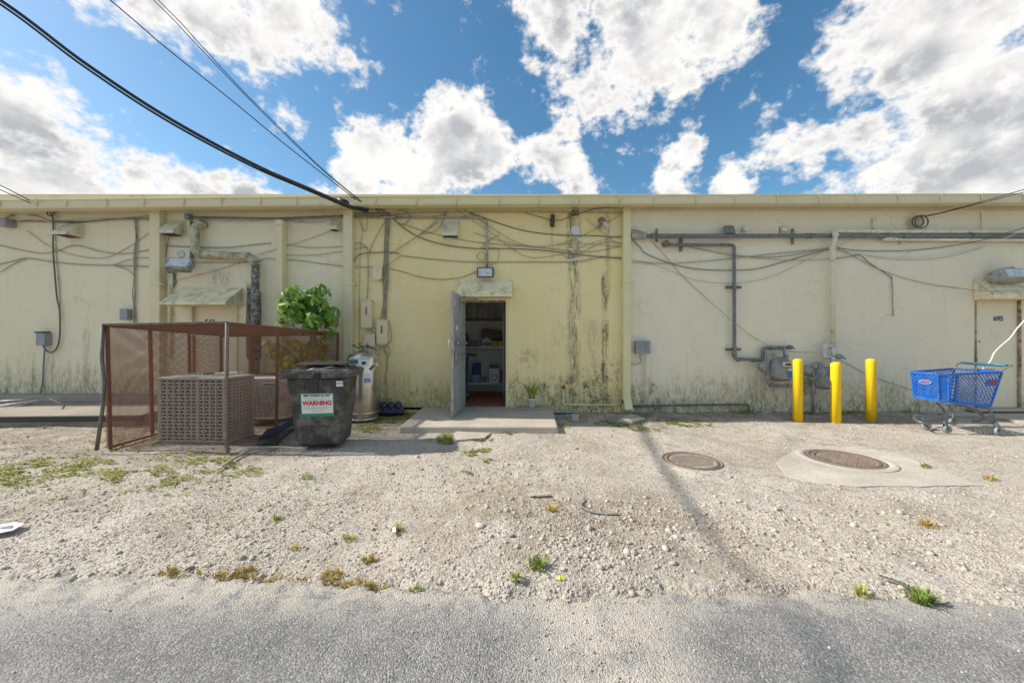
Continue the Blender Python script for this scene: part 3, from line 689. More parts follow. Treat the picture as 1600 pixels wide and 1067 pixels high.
veg('dry_grass', [(850,690,300,30,60),(560,790,300,60,55),(1100,800,350,80,40),(800,740,120,30,40),(300,790,200,40,30)], 5, .028, MAT['dry'],
    'scattered withered sprigs over the gravel', 'blade', 'grass')
MAT['litter'] = leafmat('dead_leaf_litter', (.10,.06,.035), (.34,.22,.12), .05, .9)
veg('leaf_litter', [(920,652,60,6,260),(1080,650,90,6,330),(1250,650,110,6,420),(1420,655,60,10,200),(600,660,60,12,220),(430,690,50,14,260),(110,700,130,30,420),(300,735,110,18,260),(1300,655,25,5,90),(1190,660,200,18,260)], 4, .014, MAT['litter'],
    'dead brown leaf litter along the wall and round the cage', 'leaf', 'leaf litter')
veg('leaf_litter', [(860,800,110,28,260),(950,820,90,40,200),(700,740,160,30,200),(1150,800,200,50,220),(450,790,200,50,200),(1400,840,150,60,160),(230,830,180,50,140)], 4, .010, MAT['litter'],
    'sparse brown leaf crumbs scattered over the open gravel', 'leaf', 'leaf litter')
for i, (px, py, n, s_, mt, lb) in enumerate([
        (1441,943,14,.085,'grass','green grass tuft growing at the asphalt edge at the right'), (1350,930,12,.060,'grass','small green tuft at the asphalt edge left of the larger right-hand tuft'),
        (838,890,12,.075,'grass','green grass tuft beside the stone heap'), (806,908,10,.050,'grass','yellowish tuft beside the dark pitted stone'),
        (480,746-2,8,.05,'grass','small tuft on the gravel below the black bin'), (429,808,10,.04,'grass','low dry tuft in the middle of the sandy ground'),
        (575,872,12,.045,'dry','straw-coloured tuft just above the asphalt edge'), (620,828,12,.05,'dry','straw-coloured clump beside a pale strip on the gravel'),
        (1452,818,14,.05,'dry','dry tuft on the gravel at the right below the concrete apron'), (1548,748,12,.05,'dry','dry tuft beyond the tip of the concrete apron'),
        (1448,728,16,.045,'grass','green sprig by the upper right edge of the concrete apron'), (545,838,10,.04,'grass','small green sprig left of the straw-coloured clump'),
        (650,915,14,.03,'grass','flat green sprig on the asphalt edge below the centre'), (862,800,12,.06,'dry','brown withered tuft above the stone heap'),
        (460,852,8,.03,'dry','tiny dry sprig on the sandy ground above the edge grass')]):
    veg('grass_tuft', [(px,py,9,4,n)], 6, s_, MAT[mt], lb, 'blade', 'grass', None)['group'] = 'single tufts of grass'

# ------------------------------------------------------------------ the building
def dzr(x): return float(np.interp(x, [-12, -9.5, -3.1, 0, 9.5, 12], [-.10, -.085, -.02, 0, .03, .03]))
bld = thing('commercial_building', (0, 6.9, 0), 'long one-storey beige and yellow stucco building with gutter, downspouts and back doors', 'building')
def wallpart(x0, x1, top, ops, mat, label):
    mb = MB(); cur = x0
    for (a, b, zb, zt) in ops:
        mb.box(cur, a, 6.8, 7.0, -.3, top); mb.box(a, b, 6.8, 7.0, zt, top); mb.box(a, b, 6.8, 7.0, -.3, zb); cur = b
    mb.box(cur, x1, 6.8, 7.0, -.3, top); return mb.build('wall', mat, bld, label=label)
XA, XB = wx(541), wx(980)
D1 = (wx(297), wx(372), .12, wz(474)); D2 = (wx(722), wx(794), .105, wz(465)); D3 = (wx(1523), wx(1595), .085, wz(465))
wallpart(-16, XA, 3.90, [D1], MAT['wall_left'], 'beige stucco wall section with algae at its foot')
wallpart(XA, XB, 3.90, [D2], MAT['wall_mid'], 'yellow stucco wall section with black mould streaks')
wallpart(XB, 16, 3.90, [D3], MAT['wall_right'], 'pale beige stucco wall section behind the gas meters')
# beam band under the gutter, set proud of the wall
for a, b, m in ((-16, XA, 'trim'), (XA, XB, 'trim_y'), (XB, 16, 'trim')):
    mb = MB(); za, zb = 3.745+dzr(a)*.8, 3.745+dzr(b)*.8
    mb.hexa([(a,6.765,za),(b,6.765,zb),(b,6.798,zb),(a,6.798,za)], [(a,6.765,3.89),(b,6.765,3.89),(b,6.798,3.89),(a,6.798,3.89)])
    mb.build('beam', MAT[{'trim':'trim','trim_y':'trim_y'}[m]], bld, bevel=.004)
mb = MB(); mb.box(-16, 16, 6.66, 20, 3.903, 4.02); mb.box(-16, -15.8, 7.01, 20, -.3, 3.9); mb.box(15.8, 16, 7.01, 20, -.3, 3.9); mb.box(-16, 16, 20, 20.2, -.3, 3.9)
mb.build('roof', MAT['trim'], bld)
# fascia and gutter, section by section
mb = MB(); mb.box(-16, 16, 6.60, 6.655, 3.70, 3.90)
seams = [-130,-65,0,58,104,167,225,287,346,407,463,523,587,651,713,780,842,905,968,1022,1087,1148,1214,1279,1338,1403,1469,1533,1598,1663,1730]
YG = 6.42
for i in range(len(seams)-1):
    a, b = (seams[i]-800)*YG/F+.003, (seams[i+1]-800)*YG/F-.003
    zt = 3.905; mb = MB()
    def prof(x, y0=YG):
        z = dzr(x)
        return [(x,y0+.015,zt-.155+z),(x,y0,zt-.13+z),(x,y0,zt-.035+z),(x,y0-.02,zt-.015+z),(x,y0-.02,zt+z),(x,y0+.17,zt+z),(x,y0+.17,zt-.155+z)]
    p, q = prof(a), prof(b); n = len(p)
    mb.add(p+q, [tuple(range(n)), tuple(reversed(range(n, 2*n)))]+[(k, (k+1)%n, n+(k+1)%n, n+k) for k in range(n)])
    mb.build('gutter_section', MAT['trim_y' if XA < (a+b)/2 < XB else 'trim'], bld, bevel=.003)
    mb = MB(); z = dzr(a)
    mb.box(a-.010, a+.012, YG-.024, YG-.0225+.02, zt-.115+z, zt+.004+z); mb.build('gutter_strap', MAT['trim'], bld)
mb = MB(); mb.box(-16, 16, YG+.175, 6.70, 3.86, 3.899); mb.build('soffit', MAT['trim_y'], bld)
# downspouts
def downspout(px0, px1, ptop, pbot, depth=.13, straps=(), mat='trim', label=None, shoe=False):
    x0, x1 = (px0-800)*(WALL-depth)/F, (px1-800)*(WALL-depth)/F
    zt = EYE-(ptop-533)*(WALL-depth)/F; zb = EYE-(pbot-533)*(WALL-depth)/F
    o = MB().box(x0, x1, WALL-depth, WALL-.003, zb, zt).build('downspout', MAT[mat], bld, bevel=.008, label=label)
    MB().box(x0-.015, x1+.015, WALL-depth-.02, WALL-.004, zt-.10, zt-.005).build('collar', MAT[mat], o, bevel=.005)
    for s_ in straps:
        z = EYE-(s_-533)*(WALL-depth)/F; MB().box(x0-.012, x1+.04, WALL-depth-.006, WALL-.004, z-.013, z+.013).build('strap', MAT[mat], o, bevel=.002)
    if shoe: MB().prism([(x0,6.55,.10),(x0,6.62,.26),(x0,6.796,.26),(x0,6.796,.10)], (x1-x0,0,0)).build('shoe', MAT[mat], o, bevel=.004)
downspout(233, 249, 321, 640, .14, (443,), 'trim', 'wide downspout at the left of the cage')
downspout(432, 441, 343, 640, .16, (), 'trim', 'narrow downspout left of the plant')
downspout(536, 550, 324, 640, .13, (443,), 'trim', 'downspout between the beige and yellow walls')
downspout(974, 986, 313, 632, .13, (440, 560), 'trim_y', 'downspout between the yellow and pale walls', True)
MB().tube([W(973,440,.035), W(973,632,.035)], .022, 8).build('drain_pipe', MAT['cream_pipe'], bld)
# door frames, canopies
def frame(d, mat, w=.05, proud=.02, back=6.92):
    a, b, zb, zt = d; o = MB().box(a-.0, a+w, 6.8-proud, back, zb, zt).build('door_frame', MAT[mat], bld, bevel=.003)
    MB().box(b-w, b, 6.8-proud, back, zb, zt).build('jamb', MAT[mat], o, bevel=.003)
    MB().box(a+w, b-w, 6.8-proud, back, zt-w, zt).build('head', MAT[mat], o, bevel=.003); return o
frame(D1, 'trim'); frame(D3, 'rust_edge', .025, .012); frame(D2, 'trim_y', .045, .03)
MB().box(D2[0]+.045, D2[1]-.045, 6.78, 6.99, D2[3]-.075, D2[3]-.046).build('lintel', MAT['rust_edge'], bld)
def canopy(px0, px1, ptop, pfront, pbot, depth, mat, px1b=None, thick=.02):
    """sloped hood over a door"""
    Yf = WALL-depth
    xa, xb = wx(px0), wx(px1); fa, fb = (px0-4-800)*Yf/F if px0 > 700 and px0 < 800 else xa, xb
    zt = wz(ptop); zf = EYE-(pfront-533)*Yf/F; zb = EYE-(pbot-533)*Yf/F
    mb = MB(); A = [(xa,WALL-.004,zt),(xa,Yf,zf),(xa,Yf,zb),(xa,WALL-.004,zb)]
    mb.add([(xa,WALL-.004,zt),(xb,WALL-.004,zt),(xb,Yf,zf),(xa,Yf,zf)], [(0,1,2,3)])
    o = MB().prism([(xa,WALL-.004,zt),(xa,Yf,zf),(xa,Yf,zf-.02),(xa,WALL-.004,zt-.02)], (xb-xa,0,0)).build('canopy', MAT[mat], bld, bevel=.004)
    MB().box(xa+.0, xb-.0, Yf-.006, Yf+.012, zb, zf-.004).build('front_lip', MAT[mat], o, bevel=.003)
    for x in (xa+.002, xb-.022):
        MB().prism([(x,WALL-.006,zt-.024),(x,Yf+.014,zf-.024),(x,Yf+.014,zb+.003),(x,WALL-.006,zb+.003)], (.02,0,0)).build('end_panel', MAT[mat], o)
    MB().box(xa+.024, xb-.024, Yf+.016, WALL-.008, zb+.004, zb+.016).build('underside', MAT['trim'], o)
    return o
canopy(283, 380, 449, 471, 475.5, .42, 'canopy'); canopy(717, 800, 437, 456, 463, .22, 'canopy'); canopy(1520, 1640, 435, 458, 466, .30, 'canopy')
# closed doors with their numbers
def closed_door(d, num, npx, npy, size, y=6.86):
    a, b, zb, zt = d; o = MB().box(a+.028, b-.028, y, y+.04, zb+.01, zt-.03).build('door', MAT['door_tan'], bld, bevel=.003)
    text(num, size, P(npx, npy, y-.004), MAT['navy'] if num == '695' else MAT['ink'], o, 'number', bold=.004); return o
d = closed_door(D1, '543', 328, 503, .13, 6.85)
d = closed_door(D3, '695', 1560, 497.5, .125, 6.83)
for px, py in ((1530,533),(1591,533),(1592,541)):
    MB().lathe([(.012,0),(.012,-.012),(.006,-.016)], P(px,py,6.828), 10, 'Y').build('bolt', MAT['ink'], d)
MB().box(D3[0]-.0, D3[0]+.018, 6.775, 6.80, wz(565), wz(541)).build('hinge', MAT['rust_edge'], d)
MB().box(D3[0]-.2, D3[1]+.4, 6.60, 6.797, .055, .095).build('threshold', MAT['conc'], bld, bevel=.01)
# the open door: leaf swung straight out, inner face to the right
hx, hy = D2[0]+.035, 6.77; fx, fy = -.115*WALL-.20, 5.885; fx = (706.5-800)*fy/F
dvec = Vector((fx-hx, fy-hy, 0)); ang = math.atan2(dvec.y, dvec.x); LD = dvec.length
door = thing('open_door', (hx, hy, .12), 'grey-blue steel door with panic bar standing wide open on the concrete step', 'door', rz=ang)
M_ = ORG[door.name]
def L(x, y, z): return M_ @ Vector((x, y, z))
def lbox(x0, x1, y0, y1, z0, z1):
    return MB().hexa([L(x0,y0,z0),L(x1,y0,z0),L(x1,y1,z0),L(x0,y1,z0)], [L(x0,y0,z1),L(x1,y0,z1),L(x1,y1,z1),L(x0,y1,z1)])
lbox(0, LD, -.022, .022, .0, 2.02).build('door_leaf', MAT['door_grey'], door, bevel=.004)
# local +y is the viewer's right (the inner face)
io = lbox(LD-.002, LD+.004, -.023, .023, .0, 2.022).build('edge_strip', MAT['galv'], door)
lbox(.06, LD-.08, .060, .085, 1.16, 1.205).build('panic_bar', MAT['galv'], door, bevel=.005)
b_ = lbox(.10, LD-.05, .03, .07, .93, .975).build('push_bar', MAT['galv'], door, bevel=.006)
lbox(LD-.17, LD-.06, .023, .06, .86, 1.04).build('latch_case', MAT['alum'], b_, bevel=.01)
lbox(.05, .12, .023, .06, .92, .985).build('bar_end', MAT['alum'], b_, bevel=.005)
c_ = lbox(.14, .44, .023, .075, 1.90, 1.955).build('door_closer', MAT['galv'], door, bevel=.008)
MB().tube([L(.30,.06,1.96), L(.05,.19,1.985), L(-.0,.26,1.985)], .010, 6).build('closer_arm', MAT['galv'], c_)
MB().tube(smooth([L(LD-.3,.03,.86), L(LD-.36,.05,.72), L(LD-.5,.05,.66), L(LD-.60,.04,.78), L(LD-.62,.03,.92)]), .004, 6).build('chain', MAT['cable_g'], door)
lbox(LD-.30, LD-.18, .0225, .0245, 1.40, 1.48).build('sticker', MAT['white'], door)
lbox(LD-.12, LD-.07, .0225, .0245, 1.80, 1.90).build('sticker', MAT['white'], door)
MB().tube([L(LD-.06,-.023,1.25), L(LD-.06,-.07,1.22), L(LD-.06,-.07,1.08), L(LD-.06,-.023,1.05)], .008, 6).build('handle', MAT['galv'], door)
for z in (.25, 1.0, 1.78): MB().tube([L(-.012,.0,z), L(-.012,.0,z+.11)], .012, 8).build('hinge', MAT['galv'], door)
# ------------------------------------------------------------------ store room behind the open door
RX0, RX1, RY0, RY1, RZ0, RZ1 = -2.6, .30, 7.002, 9.0, .11, 2.75
mb = MB(); mb.box(RX0-.1, RX0, RY0, RY1, RZ0-.02, RZ1); mb.box(RX1, RX1+.1, RY0, RY1, RZ0-.02, RZ1); mb.box(RX0-.1, RX1+.1, RY1, RY1+.1, RZ0-.02, RZ1)
mb.box(RX0-.1, RX1+.1, RY0, RY1+.1, RZ1+.001, RZ1+.1); mb.build('store_room', MAT['room'], bld, label='white store room seen through the open door')
fl = MB().box(RX0, RX1, 6.80, RY1, RZ0-.05, RZ0-.008).build('floor', MAT['grout'], bld)
tile = None; T = .20
for i in range(int((RX1-RX0)/T)):
    for j in range(10):
        x, y = RX0+T*(i+.5), 6.905+T*(j+.5)
        if y < 7.1 and not (D2[0]+.1 < x < D2[1]-.08): continue
        if x < -1.8: continue
        if tile is None:
            tile = MB().obox((0,0,0), T-.008, T-.008, .012); tm = tile.build('tile', MAT['terracotta'], None, bevel=0).data
            bpy.data.objects.remove(bpy.data.objects['tile'])
        o = bpy.data.objects.new('tile', tm); col.objects.link(o); o.parent = fl; ORG[o.name] = ORG[fl.name]
        o.location = ORG[bld.name].inverted() @ Vector((x, y, RZ0-.002+random.uniform(-.001,.001)))
MB().box(D2[0]+.047, D2[1]-.047, 6.74, 6.90, .085, .118).build('threshold', MAT['alum'], bld, bevel=.004)
# shelf unit
SY = 8.40
def S(px, py, Y=SY): return P(px, py, Y)
sx0, sx1 = -1.75, S(788,0).x
rack = thing('shelf_unit', ((sx0+sx1)/2, SY+.22, RZ0), 'white wire-edged shelf unit of three shelves standing in the store room', 'shelving')
for x in (sx0, sx1-.035):
    for y in (SY, SY+.42): MB().box(x, x+.035, y, y+.03, RZ0, 2.35).build('upright', MAT['shelf'], rack, bevel=.002)
shz = [S(0,598).z, S(0,541).z, S(0,496.5).z]
for i, z in enumerate(shz): MB().box(sx0+.036, sx1-.036, SY+.002, SY+.45, z-.035, z).build('shelf', MAT['shelf' if i < 2 else 'card'], rack, bevel=.003)
def pbox(name, px0, px1, py0, zb, Y, dep, mat, label, cat, group=None, bevel=.004):
    a, b = S(px0,0,Y).x, S(px1,0,Y).x; zt = S(0,py0,Y).z
    o = MB().box(a, b, Y, Y+dep, zb+.001, zt).build(name, MAT[mat], bevel=bevel); recentre(o); return tag(o, label, cat, group)
YS = SY+.06
# middle shelf
o = MB().lathe([(.07,0),(.085,.02),(.085,.22),(.05,.29),(.035,.31),(.035,.34)], (S(726,0,YS).x, YS+.1, shz[1]+.001), 16).build('jug', MAT['blue']); recentre(o); tag(o, 'blue plastic jug on the middle shelf behind the door edge', 'jug')
o = MB().lathe([(.04,0),(.045,.01),(.045,.12),(.02,.16),(.018,.19)], (S(728,0,SY+.0).x, SY+.045, shz[1]+.001), 12).build('bottle', MAT['red']); recentre(o); tag(o, 'small red-orange bottle in front of the blue jug', 'bottle')
for i, px in enumerate((738, 741.8, 745.6, 749.4)):
    c = Vector((S(px,0,YS).x, YS+.03, shz[1]+.001))
    t = thing('spray_can', c, ['first white-topped can from the left on the middle shelf','second can from the left on the middle shelf','third can from the left on the middle shelf','last can of the row, next to the cardboard box'][i], 'can', 'row of spray cans')
    MB().lathe([(.022,0),(.025,.004),(.025,.14),(.018,.155)], c, 12).build('can_body', MAT['tin'], t)
    MB().lathe([(.017,.156),(.020,.158),(.020,.20),(.016,.205)], c, 12).build('cap', MAT['white'], t)
t = thing('cardboard_box', ((S(768,0,YS).x), YS+.2, shz[1]), 'open brown cardboard box on the middle shelf behind the display carton', 'box')
xa, xb = S(752,0,YS).x, S(785,0,YS).x
MB().box(xa, xb, YS+.12, YS+.36, shz[1]+.002, S(0,522,YS).z).build('box_body', MAT['card'], t)
MB().hexa([(xa,YS+.12,S(0,522,YS).z),(xb,YS+.12,S(0,522,YS).z),(xb,YS+.125,S(0,522,YS).z),(xa,YS+.125,S(0,522,YS).z)], [(xa+.01,YS+.2,S(0,512,YS).z),(xb-.03,YS+.2,S(0,515,YS).z),(xb-.03,YS+.205,S(0,515,YS).z),(xa+.01,YS+.205,S(0,512,YS).z)]).build('flap', MAT['card'], t)
t = thing('display_carton', (S(762,0,SY+.02).x, SY+.06, shz[1]), 'white and brown printed display carton leaning open on the middle shelf', 'box')
a, b = S(753,0,SY+.02).x, S(770,0,SY+.02).x; z0 = shz[1]+.001
MB().prism([(a,SY+.02,z0),(b,SY+.02,z0),(b,SY+.02,z0+.11),(a+.10,SY+.02,z0+.22),(a,SY+.02,z0+.15)], (0,.10,0)).build('carton_body', MAT['carton'], t)
MB().box(a+.02, b-.02, SY+.012, SY+.0195, z0+.02, z0+.09).build('print', MAT['rust_edge'], t)
for i, px in enumerate((773, 776.6, 780.2, 783.8)):
    o = MB().lathe([(.020,0),(.023,.005),(.023,.15),(.012,.19),(.012,.22)], (S(px,0,YS).x, YS+.05, shz[1]+.001), 10).build('dark_bottle', MAT['bronze'])
    recentre(o); tag(o, ['dark bottle nearest the display carton','second dark bottle right of the display carton','third dark bottle right of the display carton','dark bottle next to the right shelf upright'][i], 'bottle', 'dark bottles on the middle shelf')
pbox('yellow_box', 771, 777, 532.5, shz[1], SY+.02, .05, 'yel_box', 'small plain yellow packet at the front of the middle shelf', 'box', 'small packets on the shelf')
o = pbox('yellow_box', 778, 785, 532.5, shz[1], SY+.02, .05, 'yel_box', 'yellow packet with white print beside the shelf upright', 'box', 'small packets on the shelf')
pbox('flat_packet', 770, 780, 540, shz[1], SY-.02+.025, .015, 'purple', 'thin lilac packet lying at the edge of the middle shelf', 'packet')
# lower shelf
t = thing('storage_tub', (S(745,0,YS).x, YS+.1, shz[0]), 'blue and grey plastic tub stack on the lower shelf', 'tub')
a, b = S(736.5,0,YS).x, S(750,0,YS).x
MB().hexa([(a+.02,YS,shz[0]+.001),(b-.01,YS,shz[0]+.001),(b-.01,YS+.25,shz[0]+.001),(a+.02,YS+.25,shz[0]+.001)], [(a,YS-.01,shz[0]+.19),(b,YS-.01,shz[0]+.19),(b,YS+.26,shz[0]+.19),(a,YS+.26,shz[0]+.19)]).build('grey_tub', MAT['tub'], t, bevel=.006)
MB().hexa([(a+.01,YS,shz[0]+.192),(b,YS,shz[0]+.192),(b,YS+.25,shz[0]+.192),(a+.01,YS+.25,shz[0]+.192)], [(a+.03,YS+.05,shz[0]+.44),(b,YS+.05,shz[0]+.46),(b,YS+.26,shz[0]+.46),(a+.03,YS+.26,shz[0]+.44)]).build('blue_tub', MAT['navy'], t, bevel=.01)
t = thing('snack_box', (S(757,0,YS).x, YS+.05, shz[0]), 'small brown and white printed box between the tub and the white carton', 'box')
a, b = S(752,0,YS).x, S(762,0,YS).x
MB().box(a, b, YS, YS+.1, shz[0]+.001, S(0,584,YS).z).build('box_body', MAT['carton'], t, bevel=.003)
MB().box(a+.015, b-.015, YS-.003, YS-.0005, shz[0]+.02, shz[0]+.15).build('print', MAT['card'], t)
t = thing('white_carton', (S(772,0,YS).x, YS+.08, shz[0]), 'tall white carton with round print and dark band on the lower shelf', 'box')
a, b = S(764,0,YS).x, S(780,0,YS).x; z1 = S(0,567,YS).z
MB().box(a, b, YS, YS+.2, shz[0]+.001, z1).build('carton_body', MAT['pot'], t, bevel=.003)
MB().box(a+.01, b-.01, YS-.003, YS-.0005, z1-.12, z1-.02).build('dark_band', MAT['ink'], t)
text('CLEANER', .05, ((a+b)/2, YS-.005, z1-.07), MAT['white'], t, 'band_lettering', sx=.9) if False else None
MB().lathe([(.075,0),(.075,-.002)], ((a+b)/2, YS-.001, shz[0]+.13), 20, 'Y').build('round_print', MAT['red'], t)
MB().lathe([(.060,0),(.060,-.002)], ((a+b)/2, YS-.0035, shz[0]+.13), 20, 'Y').build('print_centre', MAT['white'], t)
pbox('red_packet', 782, 786, 578, shz[0], YS+.02, .1, 'red', 'narrow red packet squeezed between the carton and the upright', 'packet')
# top shelf: ribbed panels stored upright
t = thing('panel_stack', (S(750,0,YS).x, YS+.1, shz[2]), 'ribbed pale sheets standing on the top shelf', 'panels')
for i, (a, b) in enumerate(((724,730),(731.5,744.5),(745,757.5),(758,763),(764,772))):
    MB().box(S(a,0,YS).x, S(b,0,YS).x, YS+.02*i, YS+.02*i+.012, shz[2]+.001, S(0,466,YS).z+.03).build('sheet', MAT['board' if i in (1,2) else 'tub'], t, bevel=.002)
# wheeled bin inside
c = Vector((-1.17, 7.75, RZ0))
t = thing('wheeled_bin', c, 'dark green wheeled bin standing inside just behind the open door', 'bin')
MB().hexa([c+Vector(v) for v in ((-.2,-.2,.04),(.17,-.2,.04),(.17,.2,.04),(-.2,.2,.04))], [c+Vector(v) for v in ((-.27,-.25,.92),(.22,-.25,.92),(.22,.25,.92),(-.27,.25,.92))]).build('bin_body', MAT['green_bin'], t, bevel=.02)
MB().hexa([c+Vector(v) for v in ((-.30,-.28,.925),(.27,-.28,.925),(.27,.28,.925),(-.30,.28,.925))], [c+Vector(v) for v in ((-.27,-.25,.98),(.24,-.25,.965),(.24,.25,.965),(-.27,.25,.98))]).build('bin_lid', MAT['green_bin'], t, bevel=.012)
MB().tube([c+Vector(v) for v in ((.25,-.18,.95),(.40,-.18,.93),(.40,.18,.93),(.25,.18,.95))], .014, 8).build('handle', MAT['green_bin'], t)
w = MB().lathe([(.02,0),(.10,.0),(.115,.012),(.115,.04),(.10,.052),(.02,.052)], c+Vector((.19,-.27,.115)), 24, 'Y').build('wheel', MAT['black'], t)
mb = MB()
for k in range(6):
    a = k*math.pi/3; q = c+Vector((.19,-.276,.115)); mb.bar(q, q+Vector((math.cos(a)*.085, 0, math.sin(a)*.085)), .014, .01, (0,1,0))
mb.build('rim', MAT['tub'], w)
# ------------------------------------------------------------------ slabs and ground pieces
mb = MB(); nx_, ny_ = 60, 40
o = MB().hexa([(-1.66,5.29,-.05),(.69,5.27,-.05),(.75,6.798,-.05),(-1.68,6.798,-.05)], [(-1.64,5.30,.095),(.665,5.285,.095),(.745,6.798,.108),(-1.67,6.798,.108)]).build('concrete_step', MAT['conc'], bevel=.022, seg=3)
recentre(o); tag(o, 'worn concrete step slab in front of the open door', 'step')
o = MB().hexa([(wx(808),6.50,.104),(wx(862),6.47,.104),(wx(862),6.69,.106),(wx(808),6.70,.106)], [(wx(808)+.01,6.51,.150),(wx(862)-.01,6.48,.150),(wx(862)-.01,6.68,.152),(wx(808)+.01,6.69,.152)]).build('paving_block', MAT['conc_dark'], bevel=.006)
recentre(o); tag(o, 'grey paving block lying at the back of the step under the potted plant', 'block')
def flat(name, pts, z, th, mat, label, cat, bevel=.008, nb=None):
    q = [G(px, py, z) for px, py in pts]
    o = MB().prism([v-Vector((0,0,th)) for v in q], (0,0,th)).build(name, MAT[mat], bevel=bevel); recentre(o); return tag(o, label, cat)
flat('concrete_slab', [(707,687),(757,683),(768,675),(712,673)], .025, .05, 'conc', 'small broken concrete slab lying in front of the step', 'slab')
flat('stone_slab', [(965,655),(988,657),(1008,652),(985,645)], .05, .06, 'conc', 'tilted broken paving piece below the right downspout', 'slab')
flat('white_board', [(862,643),(905,643),(903,639.5),(860,639)], .05, .02, 'board', 'narrow pale board lying at the wall right of the step', 'board')
flat('concrete_chunk', [(893,652),(904,653),(905,646),(894,645)], .05, .06, 'conc_pale', 'small pale concrete chunk in the shaded gravel right of the step', 'stone')
flat('doorway_apron', [(1545,648),(1590,657),(1640,662),(1700,640),(1450,636),(1440,642)], .03, .06, 'conc', 'low concrete apron in front of door 695 behind the cart', 'slab')
flat('utility_box_lid', [(1191,640),(1206,641),(1205,634),(1193,633)], .07, .06, 'conc', 'small concrete cover at the wall by the short pipe stub', 'cover')
# left raised pad
pad = thing('left_pad', (-8.2, 6.1, 0), 'raised grey concrete pad along the wall at the left edge', 'slab')
mb = MB().hexa([(-16,5.35,-.1),(-5.75,5.55,-.1),(-5.75,6.797,-.1),(-16,6.797,-.1)], [(-16,5.36,.14),(-5.75,5.56,.19),(-5.75,6.797,.26),(-16,6.797,.26)])
mb.build('pad_slab', MAT['conc_dark'], pad, bevel=.015)
mb = MB().bar((-16,5.33,.12), (-5.6,5.53,.17), .05, .09); mb.build('edging', MAT['black'], pad, bevel=.01)
MB().hexa([(-16,6.55,.24),(-5.9,6.55,.24),(-5.9,6.795,.24),(-16,6.795,.24)], [(-16,6.62,.36),(-5.9,6.62,.36),(-5.9,6.795,.36),(-16,6.795,.36)]).build('plinth', MAT['conc_dark'], pad, bevel=.02)
for i, (a, b, r, m, lb) in enumerate([((-20,628),(52,622),.014,'pvc','upper white plastic pipe lying on the pad at the left edge'), ((-20,636),(60,625),.014,'pvc','lower white plastic pipe lying on the pad at the left edge'),
        ((0,640),(50,630),.012,'cable_g','thin grey rod lying across the pad at the left edge'), ((78,622),(100,632),.010,'pvc','short white stick lying on the pad')]):
    o = MB().tube([P(*a, 6.2-.05*i), P(*b, 6.35-.02*i)], r, 8).build('loose_pipe', MAT[m]); recentre(o); tag(o, lb, 'pipe', 'loose pipes on the left pad')
# manholes
def manhole(c, r, label, frame_r, bars):
    t = thing('manhole_cover', c, label, 'manhole cover', 'round iron covers in the gravel')
    MB().lathe([(frame_r,-.03),(frame_r,.012),(frame_r-.012,.018),(r+.008,.018),(r+.004,-.02)], c, 64).build('frame_ring', MAT['iron'], t)
    MB().lathe([(r,-.02),(r,.002)], c, 64).build('cover_plate', MAT['iron_dust'], t)
    MB().lathe([(r-.045,.0021),(r-.045,.014),(r-.006,.014),(r-.004,.0021)], c, 64).build('rim', MAT['iron'], t)
    mb = MB(); n = 13; q = r-.055
    for k in range(n):
        x = -q+2*q*(k+.5)/n; h = math.sqrt(max(0, q*q-x*x))-.008
        if bars:
            mb.box(c.x+x-.008, c.x+x+.008, c.y-h, c.y+h, c.z+.0022, c.z+.0135)
        for j in range(n):
            y = -q+2*q*(j+.5)/n
            if abs(y) > h-.012: continue
            if not bars: mb.box(c.x+x-.018, c.x+x+.018, c.y+y-.004, c.y+y+.004, c.z+.0022, c.z+.0115); mb.box(c.x+x-.0045, c.x+x+.0045, c.y+y-.018, c.y+y+.018, c.z+.0024, c.z+.0125)
            elif j % 3 == k % 3: mb.box(c.x+x+.0085, c.x+x+.028, c.y+y-.004, c.y+y+.004, c.z+.0022, c.z+.010)
    mb.build('raised_pattern', MAT['iron'], t, kind='stuff'); return t
manhole(Vector((2.01, 4.075, -.010)), .285, 'smaller round iron manhole cover with chequered studs in the gravel', .315, False)
mc = Vector((3.76, 4.11, -.002))
manhole(mc, .305, 'larger round iron manhole cover with long bars inside a concrete collar', .345, True)
ap = thing('manhole_apron', (3.9, 4.0, 0), 'pale concrete apron and collar poured round the right manhole cover', 'concrete apron')
def ringpoly(c, r0, r1, z, h, seg=72):
    mb = MB(); mb.lathe([(r1,-h),(r1,0),(r1-.01,.004),(r0,.004),(r0,-h)], (c.x, c.y, z), seg); return mb
ringpoly(mc, .347, .43, .008, .06).build('collar', MAT['conc'], ap)
pts0 = [(1214,720),(1240,703),(1290,697),(1340,697),(1400,708),(1440,722),(1480,738),(1534,757),(1440,759),(1330,759),(1260,752),(1225,740)]
pts = []
for i in range(12):
    a, b = pts0[i], pts0[(i+1)%12]
    for k in range(7): f = k/7; pts.append((a[0]+(b[0]-a[0])*f+random.uniform(-2.5,2.5), a[1]+(b[1]-a[1])*f+random.uniform(-.9,.9)))
MB().prism([G(a,b,.003)-Vector((0,0,.06)) for a, b in pts], (0,0,.06)).build('apron_slab', MAT['conc_pale'], ap, bevel=.003, seg=2)
